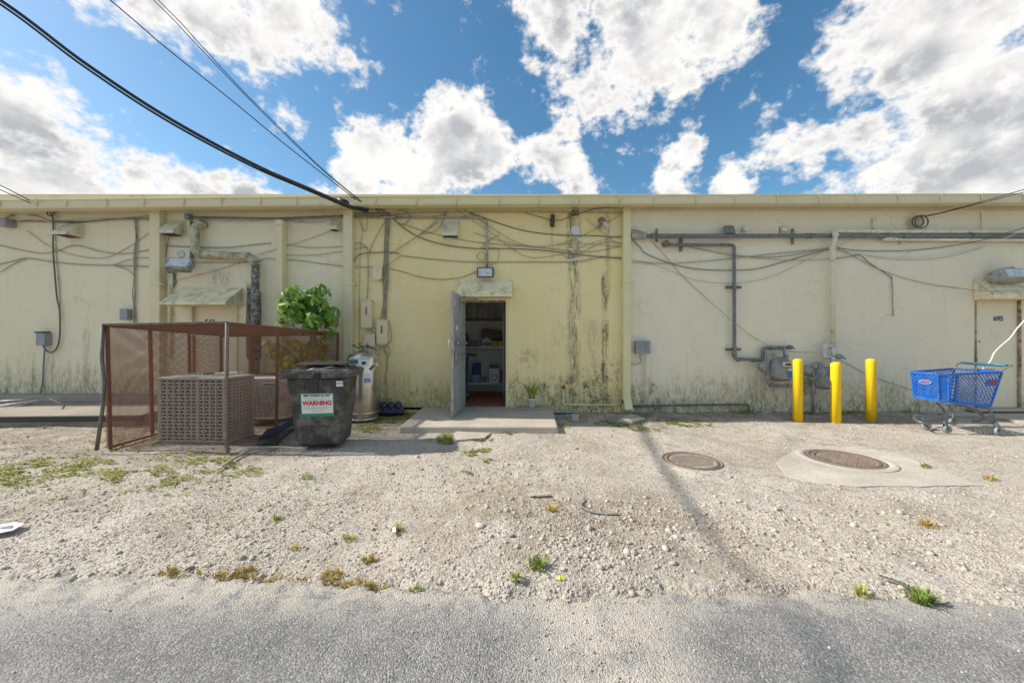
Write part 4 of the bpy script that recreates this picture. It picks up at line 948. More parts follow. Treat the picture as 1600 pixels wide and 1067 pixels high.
# bollards
for i, (px, pt, pb, lb) in enumerate([(1246.5,561,657,'leftmost yellow bollard, fully sunlit, beside the gas meter'), (1306,566,659,'middle yellow bollard, nearest the viewer, in front of the cream riser pipe'), (1360.5,561,657,'rightmost yellow bollard, standing apart nearest the cart')]):
    c = G(px, pb, -.0); c.z = -.03; h = EYE-(pt-533)*c.y/F+.03
    if i == 0: b0 = thing('bollard', c, lb, 'bollard', 'yellow bollards guarding the gas meters')
    else: b0 = thing('bollard', c, lb, 'bollard', 'yellow bollards guarding the gas meters')
    r = .071
    MB().lathe([(r,0),(r,h-.035),(r*.985,h-.02)], c, 28).build('post', MAT['yellow'], b0)
    MB().lathe([(r*.985,h-.0195),(r*.9,h-.006),(r*.6,h+.006),(r*.2,h+.010)], c, 28).build('domed_cap', MAT['yellow'], b0)

# ------------------------------------------------------------------ rusty cage round the condensers
cage = thing('metal_cage', (-4.25, 5.5, 0), 'rusty expanded-metal cage round the air conditioning units', 'cage')
FLt, FLb = P(161,508,4.46), P(166,702,4.48)
FRt, FRb = P(355,505,4.40), P(353,700,4.42)
BRt, BRb = P(528,521,6.55), P(526,640,6.60)
BLt, BLb = P(352,524,6.50), P(352,640,6.60)
up = Vector((0,0,1))
def post(a, b, w, m, nm='post'): return MB().bar(a, b, w, w, (0,1,0)).build(nm, MAT[m], cage, bevel=.003)
MB().tube([P(161,507,4.44), P(159,560,4.44), P(163,598,4.42), P(160,640,4.36), P(151,703,4.32)], .019, 6).build('post', MAT['old_steel'], cage, label='bent grey-green corner post splayed outwards')
MB().tube([P(355,504,4.38), P(354,600,4.40), P(352.5,680,4.38), P(356,706,4.30)], .022, 6).build('post', MAT['post_rust'], cage, label='front right corner post with a kicked-out foot')
post(FLt+Vector((.03,.02,0)), FLb+Vector((.03,.02,0)), .03, 'rust')
def onL(py_b, px, t): # intermediate post of the left panel
    return None
for t in (.30, .62, .95):
    post(FLt.lerp(BLt, t), Vector((FLb.lerp(BLb, t).x, FLb.lerp(BLb, t).y, .02)), .034, 'rust')
for t in (.36,): post(FRt.lerp(BRt, t*1.0), Vector((FRb.lerp(BRb, t).x, FRb.lerp(BRb, t).y, .02)), .032, 'rust')
post(BRt, BRb, .032, 'rust'); post(P(392,524,6.5), P(392,642,6.5), .05, 'rust'); post(P(303,524,6.5), P(303,600,6.5), .035, 'rust')
for t in (.70,): post(FRt.lerp(BRt, t), Vector((FRb.lerp(BRb, t).x, FRb.lerp(BRb, t).y, .02)), .028, 'rust')
def rail(a, b, w, m, th=.03): MB().bar(a, b, w, th).build('rail', MAT[m], cage, bevel=.003)
rail(FLt+up*.01, FRt+up*.012, .035, 'old_steel'); rail(FRt+up*.006, BRt+up*.01, .03, 'rust'); rail(FLt, BLt, .03, 'rust'); rail(BLt, BRt, .035, 'rust', .05)
rail(P(245,691,4.44), P(352,693,4.42), .03, 'old_steel')
rail(P(172,698,4.5), P(250,676,5.2), .02, 'rust')
mt = MAT['rust']
MB().lattice(FLb+up*.03, FRb+up*.04, FRt, FLt, 30, 50, .0040, .003, (0,-1,0)).build('mesh_panel', mt, cage, kind='stuff')
MB().lattice(FLb+up*.03, BLb, BLt, FLt, 40, 50, .0040, .003, (1,0,0)).build('mesh_panel', mt, cage, kind='stuff')
MB().lattice(FRb+up*.03, BRb+up*.04, BRt, FRt, 40, 50, .0040, .003, (1,0,0)).build('mesh_panel', mt, cage, kind='stuff')
MB().lattice(FLt, FRt, BRt, BLt, 30, 70, .0036, .003, (0,0,1)).build('mesh_panel', mt, cage, kind='stuff', label='mesh panel lying across the top')
# condenser 1: dark lattice-sided unit
A0, B0, C0 = G(246,691.5), G(352.5,693), G(384,674)
A0.z = B0.z = C0.z = 0; ux = (B0-A0); Lx = ux.length; ux.normalize(); uy = Vector((-ux.y, ux.x, 0)); Ly = .50; Hh = .86
ac = thing('condenser_unit', A0+ux*Lx/2+uy*Ly/2, 'weathered grey-brown condenser with latticed sides in the front of the cage', 'air conditioner', 'air conditioning condensers')
def AC(x, y, z): return A0+ux*x+uy*y+Vector((0,0,z))
def acb(x0,x1,y0,y1,z0,z1, mb=None):
    return (mb or MB()).hexa([AC(x0,y0,z0),AC(x1,y0,z0),AC(x1,y1,z0),AC(x0,y1,z0)], [AC(x0,y0,z1),AC(x1,y0,z1),AC(x1,y1,z1),AC(x0,y1,z1)])
acb(.03, Lx-.03, .03, Ly-.03, .05, Hh-.05).build('coil', MAT['coil'], ac)
acb(0, Lx, 0, Ly, .0, .045).build('base_pan', MAT['ac_dark'], ac, bevel=.006)
acb(-.005, Lx+.005, -.005, Ly+.005, Hh-.04, Hh).build('top_cover', MAT['ac_dark'], ac, bevel=.012)
for x, y in ((0,0),(Lx-.05,0),(Lx-.05,Ly-.05),(0,Ly-.05)): acb(x, x+.05, y, y+.05, .046, Hh-.041).build('corner_post', MAT['ac_dark'], ac, bevel=.005)
mb = MB(); n = 17
for k in range(n):
    z = .075+(Hh-.15)*k/(n-1); acb(.05, Lx-.05, .0, .022, z-.011, z+.011, mb)
nv_ = 10
for k in range(1, nv_):
    x = .05+(Lx-.1)*k/nv_; w = .022 if k == 6 else .010; acb(x-w, x+w, -.004, .02, .05, Hh-.045, mb)
mb.build('louvre_panel', MAT['ac_dark'], ac, kind='stuff')
mb = MB()
for k in range(n):
    z = .075+(Hh-.15)*k/(n-1); acb(Lx-.022, Lx, .05, Ly-.05, z-.011, z+.011, mb)
for k in range(1, 7): y = .05+(Ly-.1)*k/7; acb(Lx-.02, Lx+.004, y-.010, y+.010, .05, Hh-.045, mb)
mb.build('louvre_panel', MAT['ac_dark'], ac, kind='stuff')
mb = MB(); cc = AC(Lx/2, Ly/2, Hh)
for r_ in [.06+.028*i for i in range(12)]:
    mb.tube([cc+Vector((r_*math.cos(a), r_*math.sin(a), .02)) for a in np.linspace(0, 6.283, 33)[:-1]], .003, 4, closed=True)
mb.build('fan_grille', MAT['ac_dark'], ac, kind='stuff')
MB().lathe([(.07,0),(.07,.03),(.05,.04)], cc+Vector((0,0,.003)), 16).build('fan_hub', MAT['coil'], ac)
# condenser 2: pale rounded unit, back right of the cage
c0 = Vector((-3.98, 6.12, .10)); hw = .37
ac2 = thing('condenser_unit', c0, 'pale grey round-cornered condenser with horizontal fins behind the black bin', 'air conditioner', 'air conditioning condensers')
def rr(w, r, z, k=6):
    out = []
    for cx, cy, a0 in ((w-r,w-r,0),(-w+r,w-r,90),(-w+r,-w+r,180),(w-r,-w+r,270)):
        for i in range(k+1): a = R(a0+90*i/k); out.append(c0+Vector((cx+r*math.cos(a), cy+r*math.sin(a), z)))
    return out
def rrs(mb, w, r, z0, z1):
    p, q = rr(w, r, z0), rr(w, r, z1); n = len(p)
    return mb.add(p+q, [tuple(reversed(range(n))), tuple(range(n,2*n))]+[(i,(i+1)%n,n+(i+1)%n,n+i) for i in range(n)])
rrs(MB(), hw-.03, .1, .03, .60).build('coil', MAT['coil'], ac2)
rrs(MB(), hw, .13, 0, .05).build('base_pan', MAT['ac_pale'], ac2, bevel=.008)
rrs(MB(), hw+.004, .13, .60, .66).build('top_cover', MAT['ac_pale'], ac2, bevel=.02, seg=3)
mb = MB()
for k in range(15): z = .065+.0365*k; rrs(mb, hw-.006, .125, z, z+.024)
mb.build('fins', MAT['ac_pale'], ac2, kind='stuff')
MB().box(c0.x+.02, c0.x+.30, c0.y-hw-.012, c0.y-hw-.004, .62, .68).build('name_plate', MAT['white'], ac2, bevel=.002)
MB().box(c0.x+.07, c0.x+.25, c0.y-hw-.016, c0.y-hw-.0125, .638, .662).build('plate_print', MAT['blue_print'], ac2)
mb = MB()
for r_ in [.05+.03*i for i in range(9)]: mb.tube([c0+Vector((r_*math.cos(a), r_*math.sin(a), .675)) for a in np.linspace(0, 6.283, 33)[:-1]], .003, 4, closed=True)
mb.build('fan_grille', MAT['coil'], ac2, kind='stuff')
# boards and hoses between cage and bin
o = MB().hexa([G(400,693,.0),G(432,694,.0),G(470,662,.0),G(448,662,.0)], [G(400,693,0)+up*.03,G(432,694,0)+up*.03,G(470,662,0)+up*.05,G(448,662,0)+up*.05]).build('plastic_board', MAT['bin'], bevel=.004); recentre(o); tag(o, 'dark flat board lying on the ground between cage and bin', 'board')
a, b, c, d = G(402,688,.03), G(462,664,.06), G(455,655,.16), G(415,672,.06)
o = MB().prism([a, b, c, d], (0,.01,.015)).build('plastic_board', MAT['dark_tray'], bevel=.004); recentre(o); tag(o, 'tilted dark board leaning on the flat one beside the bin', 'board')
def hose(pts, r, mat, label, cat='hose', name='hose', grp=None):
    o = MB().tube(smooth(pts, 5), r, 6).build(name, MAT[mat]); recentre(o); return tag(o, label, cat, grp)
hose([G(348,728,.02), G(372,712,.02), G(400,700,.02), G(440,698,.02), G(478,701,.02)], .012, 'cable_g', 'grey hose on the gravel running from the cage foot to the bin')
# ------------------------------------------------------------------ black grease bin
Bc = Vector((-2.44, 4.76, .02)); bz = random.Random(5)
gb = thing('grease_bin', Bc, 'black plastic waste oil bin with a red WARNING label standing by the cage', 'bin', rz=R(9))
Mb = ORG[gb.name]
def B(x, y, z): return Mb @ Vector((x, y, z))
def bq(x0,x1,y0,y1,z): return [B(x0,y0,z),B(x1,y0,z),B(x1,y1,z),B(x0,y1,z)]
MB().hexa(bq(-.265,.265,-.22,.20,.01), bq(-.345,.345,-.31,.24,.86)).build('bin_body', MAT['bin'], gb, bevel=.03, seg=3)
MB().hexa(bq(-.395,.395,-.365,.28,.86), bq(-.42,.42,-.39,.30,.945)).build('rim', MAT['bin'], gb, bevel=.014)
lid = MB().hexa(bq(-.39,.39,-.36,.27,.946), bq(-.38,.38,-.35,.26,.965)).build('lid', MAT['bin'], gb, bevel=.008)
MB().hexa(bq(-.25,.34,-.25,.22,.966), bq(-.24,.33,-.24,.21,.99)).build('lid_base', MAT['bin'], lid, bevel=.006)
MB().hexa(bq(-.26,.345,-.27,.24,1.025), bq(-.22,.33,-.25,.22,1.045)).build('hatch', MAT['black'], lid, bevel=.006)
for x in (-.24, .08, .32): MB().hexa(bq(x-.008,x+.008,-.235,-.22,.985), bq(x-.008,x+.008,-.235,-.22,1.03)).build('hatch_leg', MAT['bin'], lid)
def fz(z): return -.22-(z-.01)*.09/.85       # y of the sloping front face at height z
c = B(.03, -.395, .895)
MB().lathe([(.045,.012),(.045,-.018),(.036,-.026),(.030,-.018),(.012,-.018),(.010,-.028)], c, 20, 'Y').build('cap', MAT['black'], gb)
MB().tube(smooth([B(-.10,-.33,.955), B(-.05,-.395,.972), B(.02,-.42,.99), B(.06,-.405,.975), B(.18,-.34,1.0), B(.22,-.31,.98)]), .005, 6).build('wire_latch', MAT['galv'], gb)
def fpanel(nm, x0, x1, z0, z1, mat, out=.003, parent=gb, th=.002):
    a = [B(x0,fz(z0)-out-th,z0), B(x1,fz(z0)-out-th,z0), B(x1,fz(z1)-out-th,z1), B(x0,fz(z1)-out-th,z1)]
    n = (a[1]-a[0]).cross(a[3]-a[0]).normalized()
    return MB().prism(a, -n*th).build(nm, MAT[mat], parent)
sg = fpanel('warning_label', -.19, .19, .385, .675, 'sign_green', .002)
fpanel('label_face', -.180, .180, .425, .667, 'white', .0045, sg)
tilt = math.atan2(.09, .85)
def ftext(body, size, x, z, mat, nm, sx=1., bold=0., out=.009):
    return text(body, size, B(x, fz(z)-out, z), MAT[mat], sg, nm, .0008, (R(90)+tilt, 0, R(9)), bold, sx)
ftext('WARNING', .076, 0, .550, 'sign_red', 'warning_lettering', .90, .003)
ftext('USED COOKING OIL ONLY', .032, 0, .648, 'ink', 'heading_lettering', .80, .001)
ftext('grease service', .024, .0, .455, 'ink', 'footer_lettering', .9, .0008) if False else None
for z, w in ((.624,.15),(.609,.16),(.595,.13),(.500,.16),(.487,.15),(.474,.12),(.450,.07)):
    for k in range(int(w/.022)*2):
        x = -w+(k+.5)*.022; 
        if x > w: break
        fpanel('small_print', x-.0085*random.uniform(.5,1), x+.0085*random.uniform(.5,1), z-.0022, z+.0022, 'grey_ink' if z != .450 else 'ink', .007, sg, .001)
MB().add([], []) 
fpanel('sticker', .225, .305, .795, .822, 'white', .002); fpanel('sticker', .225, .305, .755, .786, 'white', .002)
# moulded frame and step on the front face
for x0, x1, z0, z1 in ((-.150,-.142,.69,.80),(.002,.010,.69,.80),(-.17,.02,.80,.808),(-.18,.08,.245,.262)):
    fpanel('moulding', x0, x1, z0, z1, 'bin', .001, gb, .012)
# ------------------------------------------------------------------ stainless tank
tc_ = Vector((-2.535, 6.22, .02)); r = .262
tk = thing('steel_tank', tc_, 'brushed stainless steel gas tank with stickers standing at the yellow wall behind the bin', 'tank')
MB().lathe([(r*.97,0),(r,.02),(r,1.01),(r*.985,1.035),(r*.9,1.075),(r*.7,1.115),(r*.4,1.14),(r*.1,1.15)], tc_, 48).build('tank_body', MAT['steel'], tk)
MB().lathe([(r+.004,.10),(r+.007,.11),(r+.007,.125),(r+.004,.135)], tc_, 48).build('band', MAT['steel'], tk)
MB().lathe([(r+.002,.0),(r+.010,.005),(r+.010,.03),(r+.002,.035)], tc_, 48).build('foot_ring', MAT['steel'], tk)
def wrap(nm, a0, a1, z0, z1, mat, out=.0015):
    n = 12; p = []
    for k in range(n+1):
        a = R(a0+(a1-a0)*k/n); p.append(a)
    vs = [tc_+Vector(((r+out)*math.sin(a), -(r+out)*math.cos(a), z)) for z in (z0, z1) for a in p]
    return MB().add(vs, [(k,k+1,n+2+k,n+1+k) for k in range(n)], True).build(nm, MAT[mat], tk)
wrap('blue_sticker', -60, 4, .94, 1.015, 'blue_print'); wrap('white_sticker', 6, 40, .90, 1.01, 'white'); wrap('white_sticker', 66, 84, .90, .95, 'white')
wrap('cyan_sticker', 24, 46, .63, .70, 'blue_print'); wrap('white_sticker', 26, 44, .70, .78, 'white'); wrap('white_sticker', -60, -20, .40, .58, 'white')
for k in range(3): wrap('print_line', 28, 42, .64+.018*k, .646+.018*k, 'white', .003)
wrap('print_line', -50, -20, .965, .99, 'white', .003)
def wpt(a, z, o=.004): a = R(a); return tc_+Vector(((r+o)*math.sin(a), -(r+o)*math.cos(a), z))
for (da, dz, m) in ((0,.032,'red'),(-7.5,0,'blue'),(7.5,0,'yellow'),(0,-.032,'white')):
    MB().add([wpt(54+da,.86+dz-.03),wpt(54+da+7,.86+dz),wpt(54+da,.86+dz+.03),wpt(54+da-7,.86+dz)], [(0,1,2,3)]).build('hazard_diamond', MAT[m], tk)
wrap('black_emblem', 16, 30, .93, .98, 'ink', .003)
vz = tc_+Vector((0,0,1.14))
MB().tube([vz, vz+up*.06], .03, 10).build('neck', MAT['galv'], tk)
for k, (dx, dy, hz_) in enumerate(((-.14,-.05,.10),(-.08,.04,.13),(-.02,-.06,.09),(.06,.02,.10),(.11,-.05,.07))):
    v = MB().tube([vz+Vector((dx,dy,-.03)), vz+Vector((dx,dy,hz_))], .012, 8).build('valve', MAT['galv'], tk)
    MB().lathe([(.026,0),(.028,.008),(.018,.014)], vz+Vector((dx,dy,hz_)), 12).build('valve_knob', MAT['bronze'], v)
MB().tube(smooth([vz+Vector(q) for q in ((-.17,-.05,.10),(-.08,0,.06),(.05,.0,.09),(.16,-.03,.06),(.24,-.04,.02))]), .010, 6).build('pipework', MAT['bronze'], tk)
# ------------------------------------------------------------------ wall boxes
def wallbox(name, px0, px1, py0, py1, dep, mat, label, cat='box', grp=None, bevel=.008):
    a, b = P(px0,py1,WALL-dep), P(px1,py0,WALL-dep)
    t = thing(name, ((a.x+b.x)/2, WALL-dep/2, a.z), label, cat, grp)
    MB().box(a.x, b.x, WALL-dep+.012, WALL-.002, a.z, b.z).build('box_body', MAT[mat], t, bevel=bevel)
    MB().box(a.x-.004, b.x+.004, WALL-dep, WALL-dep+.0118, a.z-.004, b.z+.004).build('cover', MAT[mat], t, bevel=.004)
    return t, a, b
for (q, lb) in (((564.5,580,469,511), 'taller beige telecom box with red slot, upper left one on the yellow wall'), ((588.5,604.5,500.5,536.5), 'shorter beige telecom box with a red slot, lower right of the pair')):
    t, a, b = wallbox('telecom_box', *q, .12, 'box_beige', lb, 'telecom box', 'telecom boxes with red slots')
    m_ = (a.x+b.x)/2; z = a.z+(b.z-a.z)*.62; MB().box(m_-.012, m_+.012, WALL-.124, WALL-.1205, z-.07, z+.07).build('slot', MAT['red'], t)
    MB().box(m_-.004, m_+.004, WALL-.1275, WALL-.1245, z-.06, z+.06).build('slot_line', MAT['bronze'], t)
    MB().box(a.x+.03, b.x-.03, WALL-.10, WALL-.01, a.z-.025, a.z-.001).build('cable_gland', MAT['box_beige'], t)
    MB().box(a.x-.008, b.x+.008, WALL-.125, WALL-.003, b.z+.0045, b.z+.014).build('lid', MAT['box_beige'], t, bevel=.003)
t, a, b = wallbox('junction_box', 569, 585, 522, 541, .10, 'box_beige', 'small square beige box left below the telecom boxes', 'box', 'small beige boxes'); 
t, a, b = wallbox('junction_box', 583, 596, 417, 434, .09, 'box_beige', 'small beige box high on the cable bundle above the telecom boxes', 'box', 'small beige boxes'); MB().box(a.x+.03, b.x-.02, WALL-.09, WALL-.02, a.z-.03, a.z-.001).build('gland', MAT['brown'] if 'brown' in MAT else MAT['box_beige'], t)
wallbox('junction_box', 187, 198, 482, 499, .11, 'box_grey', 'grey square box on the beige wall left of the cage', 'box')[0]
t, a, b = wallbox('meter_box', 56, 69, 520, 539, .12, 'box_grey', 'grey cable box with a dark hood low on the wall near the left edge', 'box')
MB().box(a.x-.015, b.x-.02, WALL-.14, WALL-.01, b.z+.006, b.z+.03).build('hood', MAT['bronze'], t, bevel=.006)
t, a, b = wallbox('disconnect_box', 994.5, 1016, 532, 552, .13, 'box_grey', 'ribbed grey disconnect box right of the yellow wall', 'box')
for k in range(5): MB().box(a.x+.035+.04*k, a.x+.05+.04*k, WALL-.138, WALL-.1305, a.z+.05, b.z-.02).build('rib', MAT['box_grey'], t)
wallbox('vent_box', -6, 8, 339, 352, .16, 'box_grey', 'small grey box cut off at the left edge of the photograph', 'box')
# ------------------------------------------------------------------ vent hoods
def hood(px0, px1, py0, py1, dep, label, lean=0.):
    Yf = WALL-dep; xa, xb = wx(px0+lean), wx(px1); fa, fb = (px0-800)*Yf/F, (px1-800)*Yf/F
    if lean > 0: fb = xb-.02
    fa, fb = max(fa, xa-.06) if lean == 0 else fa, min(fb, xb)
    fa = xa; fb = xb
    zt = wz(py0); zm = EYE-(py1-4-533)*Yf/F; zb = EYE-(py1-533)*Yf/F
    t = thing('vent_hood', ((xa+xb)/2, WALL-dep/2, zb), label, 'vent hood', 'painted vent hoods under the gutter')
    MB().prism([(xa,WALL-.003,zt),(xa,Yf,zm),(xa,Yf,zb),(xa,Yf+.02,zb),(xa,WALL-.003,zb)], (xb-xa,0,0)).build('cowl', MAT['hood'], t, bevel=.004)
    MB().box(xa-.006, xb+.006, Yf-.007, Yf+.004, zb-.008, zb+.012).build('lip', MAT['hood'], t, bevel=.002)
    MB().box(xa+.02, xb-.02, Yf+.03, WALL-.01, zb-.004, zb-.0005).build('opening', MAT['coil'], t)
    MB().box(xa-.02, xb+.02, WALL-.012, WALL-.002, zb-.01, zt+.02).build('flange', MAT['hood'], t, bevel=.002)
hood(106, 130, 347, 365, .26, 'vent hood high on the wall left of the first wide downspout')
hood(264, 289, 344, 363, .24, 'vent hood between the wide downspout and the blue conduit')
hood(519, 532, 343, 357, .16, 'smallest vent hood, left of the downspout at the yellow wall')
hood(692, 717, 344, 367, .16, 'vent hood on the yellow wall above the open door')
# ------------------------------------------------------------------ lamps
lp = thing('wall_lamp', W(758,434), 'dark framed wall lamp over the open door', 'wall lamp')
a, b = P(745,433,6.66), P(771,416.5,6.66)
MB().hexa([(a.x,6.66,a.z),(b.x,6.66,a.z),(b.x,6.797,a.z+.03),(a.x,6.797,a.z+.03)], [(a.x,6.69,b.z),(b.x,6.69,b.z),(b.x,6.797,b.z),(a.x,6.797,b.z)]).build('housing', MAT['bronze'], lp, bevel=.006)
MB().add([(a.x+.022,6.657,a.z+.022),(b.x-.022,6.657,a.z+.022),(b.x-.022,6.683,b.z-.022),(a.x+.022,6.683,b.z-.022)], [(0,1,2,3)]).build('lens', MAT['lens'], lp)
fl_ = thing('floodlight', W(292,415), 'white tilted floodlight at the lower end of the blue conduit over the left door', 'floodlight')
q = [P(268,413,6.40), P(283,407,6.56), P(294,411,6.48), P(287,421,6.40)]
MB().add([P(269,413,6.42),P(281,407,6.52),P(291,407,6.62),P(302,421,6.52),P(290,422,6.44),P(274,421,6.38), P(276,410,6.6),P(286,405,6.66)],
         [(0,1,2,3,4,5),(0,5,6),(1,0,6,7),(2,1,7),(3,2,7),(4,3,7,6,5)]) if False else None
m = Matrix.Translation(P(282,414.5,6.50)) @ Euler((R(-35),0,R(12))).to_matrix().to_4x4()
def loc(M, x, y, z): return M @ Vector((x,y,z))
def mq(M, x0,x1,y0,y1,z0,z1, f=1.): return MB().hexa([loc(M,x0*f,y0,z0*f),loc(M,x1*f,y0,z0*f),loc(M,x1,y1,z0),loc(M,x0,y1,z0)], [loc(M,x0*f,y0,z1*f),loc(M,x1*f,y0,z1*f),loc(M,x1,y1,z1),loc(M,x0,y1,z1)])
mq(m, -.17,.17,-.07,.07,-.11,.11, 1.15).build('lamp_body', MAT['alum'], fl_, bevel=.012)
mq(m, -.155,.155,-.077,-.072,-.10,.10).build('lens', MAT['lens'], fl_)
MB().lathe([(.055,-.05),(.06,0),(.05,.03)], P(299,416,6.72), 14, 'Y').build('mount', MAT['pvc'], fl_)
MB().tube([P(299,416,6.72), P(292,416,6.6)], .016, 8).build('arm', MAT['galv'], fl_)
f2 = thing('floodlight', W(1580,428), 'large grey floodlight on the canopy of door 695', 'floodlight')
m = Matrix.Translation(P(1583,428.5,6.55)) @ Euler((R(-22),0,R(0))).to_matrix().to_4x4()
mq(m, -.27,.30,-.06,.14,-.10,.10).build('lamp_body', MAT['galv'], f2, bevel=.015)
mq(m, -.20,.26,-.068,-.062,-.075,.075).build('lens', MAT['lens'], f2)
MB().box(wx(1557), wx(1563), 6.60, 6.79, wz(436), wz(420)).build('end_cap', MAT['rust_edge'], f2, bevel=.004)
# sensor, broken spotlight, white scraps on the yellow wall
o = thing('light_sensor', W(863,350), 'small black spotlight hanging under the cable left of the mould streak', 'spotlight')
MB().box(wx(860.5), wx(866), 6.74, 6.798, wz(344), wz(336)).build('bracket', MAT['bronze'], o, bevel=.004)
MB().lathe([(.025,.05),(.045,.02),(.045,-.08),(.03,-.10)], W(863,345.5,.09), 14).build('lamp_head', MAT['bronze'], o)
o = thing('broken_spotlight', W(945,348), 'broken double spotlight with rusty plate near the right end of the yellow wall', 'spotlight')
MB().lathe([(.07,0),(.07,-.02),(.03,-.04)], W(940,345,.002), 14, 'Y').build('base_plate', MAT['rust_edge'], o)
MB().tube([W(941,345,.05), W(945,350,.12), W(949,353,.16)], [.02,.045,.06], 10).build('lamp_head', MAT['pvc'], o)
MB().tube([W(941,345,.05), W(937,352,.12), W(936,354,.14)], [.02,.03,.04], 10).build('lamp_head', MAT['rust_edge'], o)
for pts, lb in (([(893,354),(901,352),(907,356),(905,362),(911,374),(905,377),(898,368),(892,361)], 'larger white torn scrap on the yellow wall'), ([(887,388),(893,387),(899,390),(897,396),(892,393)], 'small triangular white scrap below the larger one'), ([(880,407),(892,403),(905,401),(903,405),(888,409)], 'thin white scrap at the foot of the two others')):
    p = MB().prism([W(a,b,.008) for a, b in pts], (0,.006,0)).build('plaster_scrap', MAT['pot']); recentre(p); tag(p, lb, 'plaster scrap', 'white plaster scraps')
# brick vent under the gutter
bv = thing('brick_patch', W(898,336), 'small patch of exposed dark bricks under the gutter', 'bricks')
MB().box(wx(892.5), wx(903.5), 6.772, 6.799, wz(336), wz(318)).build('recess', MAT['coil'], bv)
for i in range(4):
    for j in range(3): MB().box(wx(893+3.5*j+(i%2)*.6), wx(895.9+3.5*j+(i%2)*.6), 6.762, 6.7718, wz(335.2-4.3*i), wz(331.9-4.3*i)).build('brick', MAT['iron'] if (i+j)%2 else MAT['conc_dark'], bv)
o = MB().lathe([(.07,0),(.075,-.006),(.06,-.010)], W(283,397,.0), 20, 'Y').build('round_patch', MAT['pvc']); recentre(o); tag(o, 'round white cover plate on the wall above the left floodlight', 'cover plate')
# exposed dark strip behind the grey duct
sp_ = MB().prism([W(a,b,.006) for a, b in [(386,448),(391,452),(393,447),(396,455),(407,456),(408,560),(385,560),(384,500),(386,470)]], (0,.004,0)).build('wall_scar', MAT['coil']); recentre(sp_)
sp_.data.materials[0] = simple('crumbled_dark_wall', (.10,.085,.075), .95, 0, .6, 16, (.36,.34,.28), 18, .5, 1., 60)
tag(sp_, 'dark crumbled strip of bare wall behind the grey duct', 'wall damage')
# ------------------------------------------------------------------ pipes on the wall
def pipe(name, pts, r, mat, label, cat='pipe', off=.06, seg=12, parent=None, sm=False, grp=None):
    q = [W(x, y, z[0] if z else off) for x, y, *z in pts]
    if sm: q = smooth(q, 5)
    else:       # rounded elbows
        out = [q[0]]
        for i in range(1, len(q)-1):
            a, b, c = q[i-1], q[i], q[i+1]; d1 = (a-b); d2 = (c-b); k = min(r*1.8, d1.length*.45, d2.length*.45)
            p1 = b+d1.normalized()*k; p2 = b+d2.normalized()*k
            for t in (0,.25,.5,.75,1): out.append(p1*(1-t)**2+b*2*t*(1-t)+p2*t*t)
        q = out+[q[-1]]
    o = MB().tube(q, r, seg).build(name, MAT[mat], parent)
    if parent is None: recentre(o); tag(o, label, cat, grp)
    return o
def fit(c, r, l, mat, parent, axis='X', nm='fitting'):
    return MB().lathe([(r*.92,-l/2),(r,-l/2+.004),(r,l/2-.004),(r*.92,l/2)], c, 12, axis).build(nm, MAT[mat], parent)
# big beige duct over the left door
t = thing('wrapped_duct', W(350,400), 'thick taped beige duct elbowing across above the left door and dropping as grey pipe', 'duct')
pipe('duct_run', [(318,350,.02),(311.5,350,.13),(311,352,.14)], .078, 'duct', '', parent=t, off=.14)
pipe('duct_run', [(311.5,349,.13),(304.5,356,.13),(304.5,396,.13),(392,401,.13),(399,411,.13)], .072, 'duct', '', parent=t)
pipe('duct_drop', [(399,411,.13),(399,450,.13),(399,615,.13)], .066, 'duct_grey', '', parent=t)
for p_ in ((304.5,357),(304.5,391)): fit(W(*p_,.13), .080, .04, 'duct', t, 'Z', 'collar')
for p_ in ((399,412),(399,460)): fit(W(*p_,.13), .078, .03, 'duct', t, 'Z', 'collar')
fit(W(388,400.5,.13), .080, .05, 'duct', t, 'X', 'collar'); fit(W(314,397,.13), .078, .04, 'duct', t, 'X', 'collar')
MB().bar(W(399,461,.06), W(409,459,.02), .02, .015).build('bracket', MAT['rust_edge'], t)
# blue conduit
t = thing('blue_conduit', W(299,400), 'bluish conduit with junction box running down to the left floodlight', 'conduit')
pipe('conduit_run', [(299,345),(299,413)], .021, 'blue_pipe', '', parent=t, off=.04)
MB().box(wx(295), wx(302.5), 6.70, 6.797, wz(344), wz(336.5)).build('junction_box', MAT['blue_pipe'], t, bevel=.005)
fit(W(299,400,.04), .03, .05, 'blue_pipe', t, 'Z')
pipe('conduit', [(303,339),(390,340.5),(436,341),(536,337)], .018, 'pipe_grey', 'thin grey conduit running right from the blue junction box under the gutter', 'conduit', .05)
t = thing('riser_conduit', W(266,460), 'tan electrical riser with wires at the left side of the left door', 'conduit')
pipe('conduit_run', [(265,426),(265,510),(265,560)], .024, 'cream_pipe', '', parent=t, off=.05); pipe('conduit_run', [(268,424),(268.5,450)], .020, 'cream_pipe', '', parent=t, off=.05)
for y in (448, 489): fit(W(266,y,.05), .04, .03, 'trim', t, 'Z')
fit(W(266,424,.05), .045, .05, 'old_steel', t, 'Z', 'cap')
# conduit over the yellow wall to the door lamp
pipe('conduit', [(551,338.5),(650,339),(752,339.5),(760.5,347),(761,417)], .020, 'galv', 'grey galvanised conduit along the yellow wall bending down to the door lamp', 'conduit', .045)
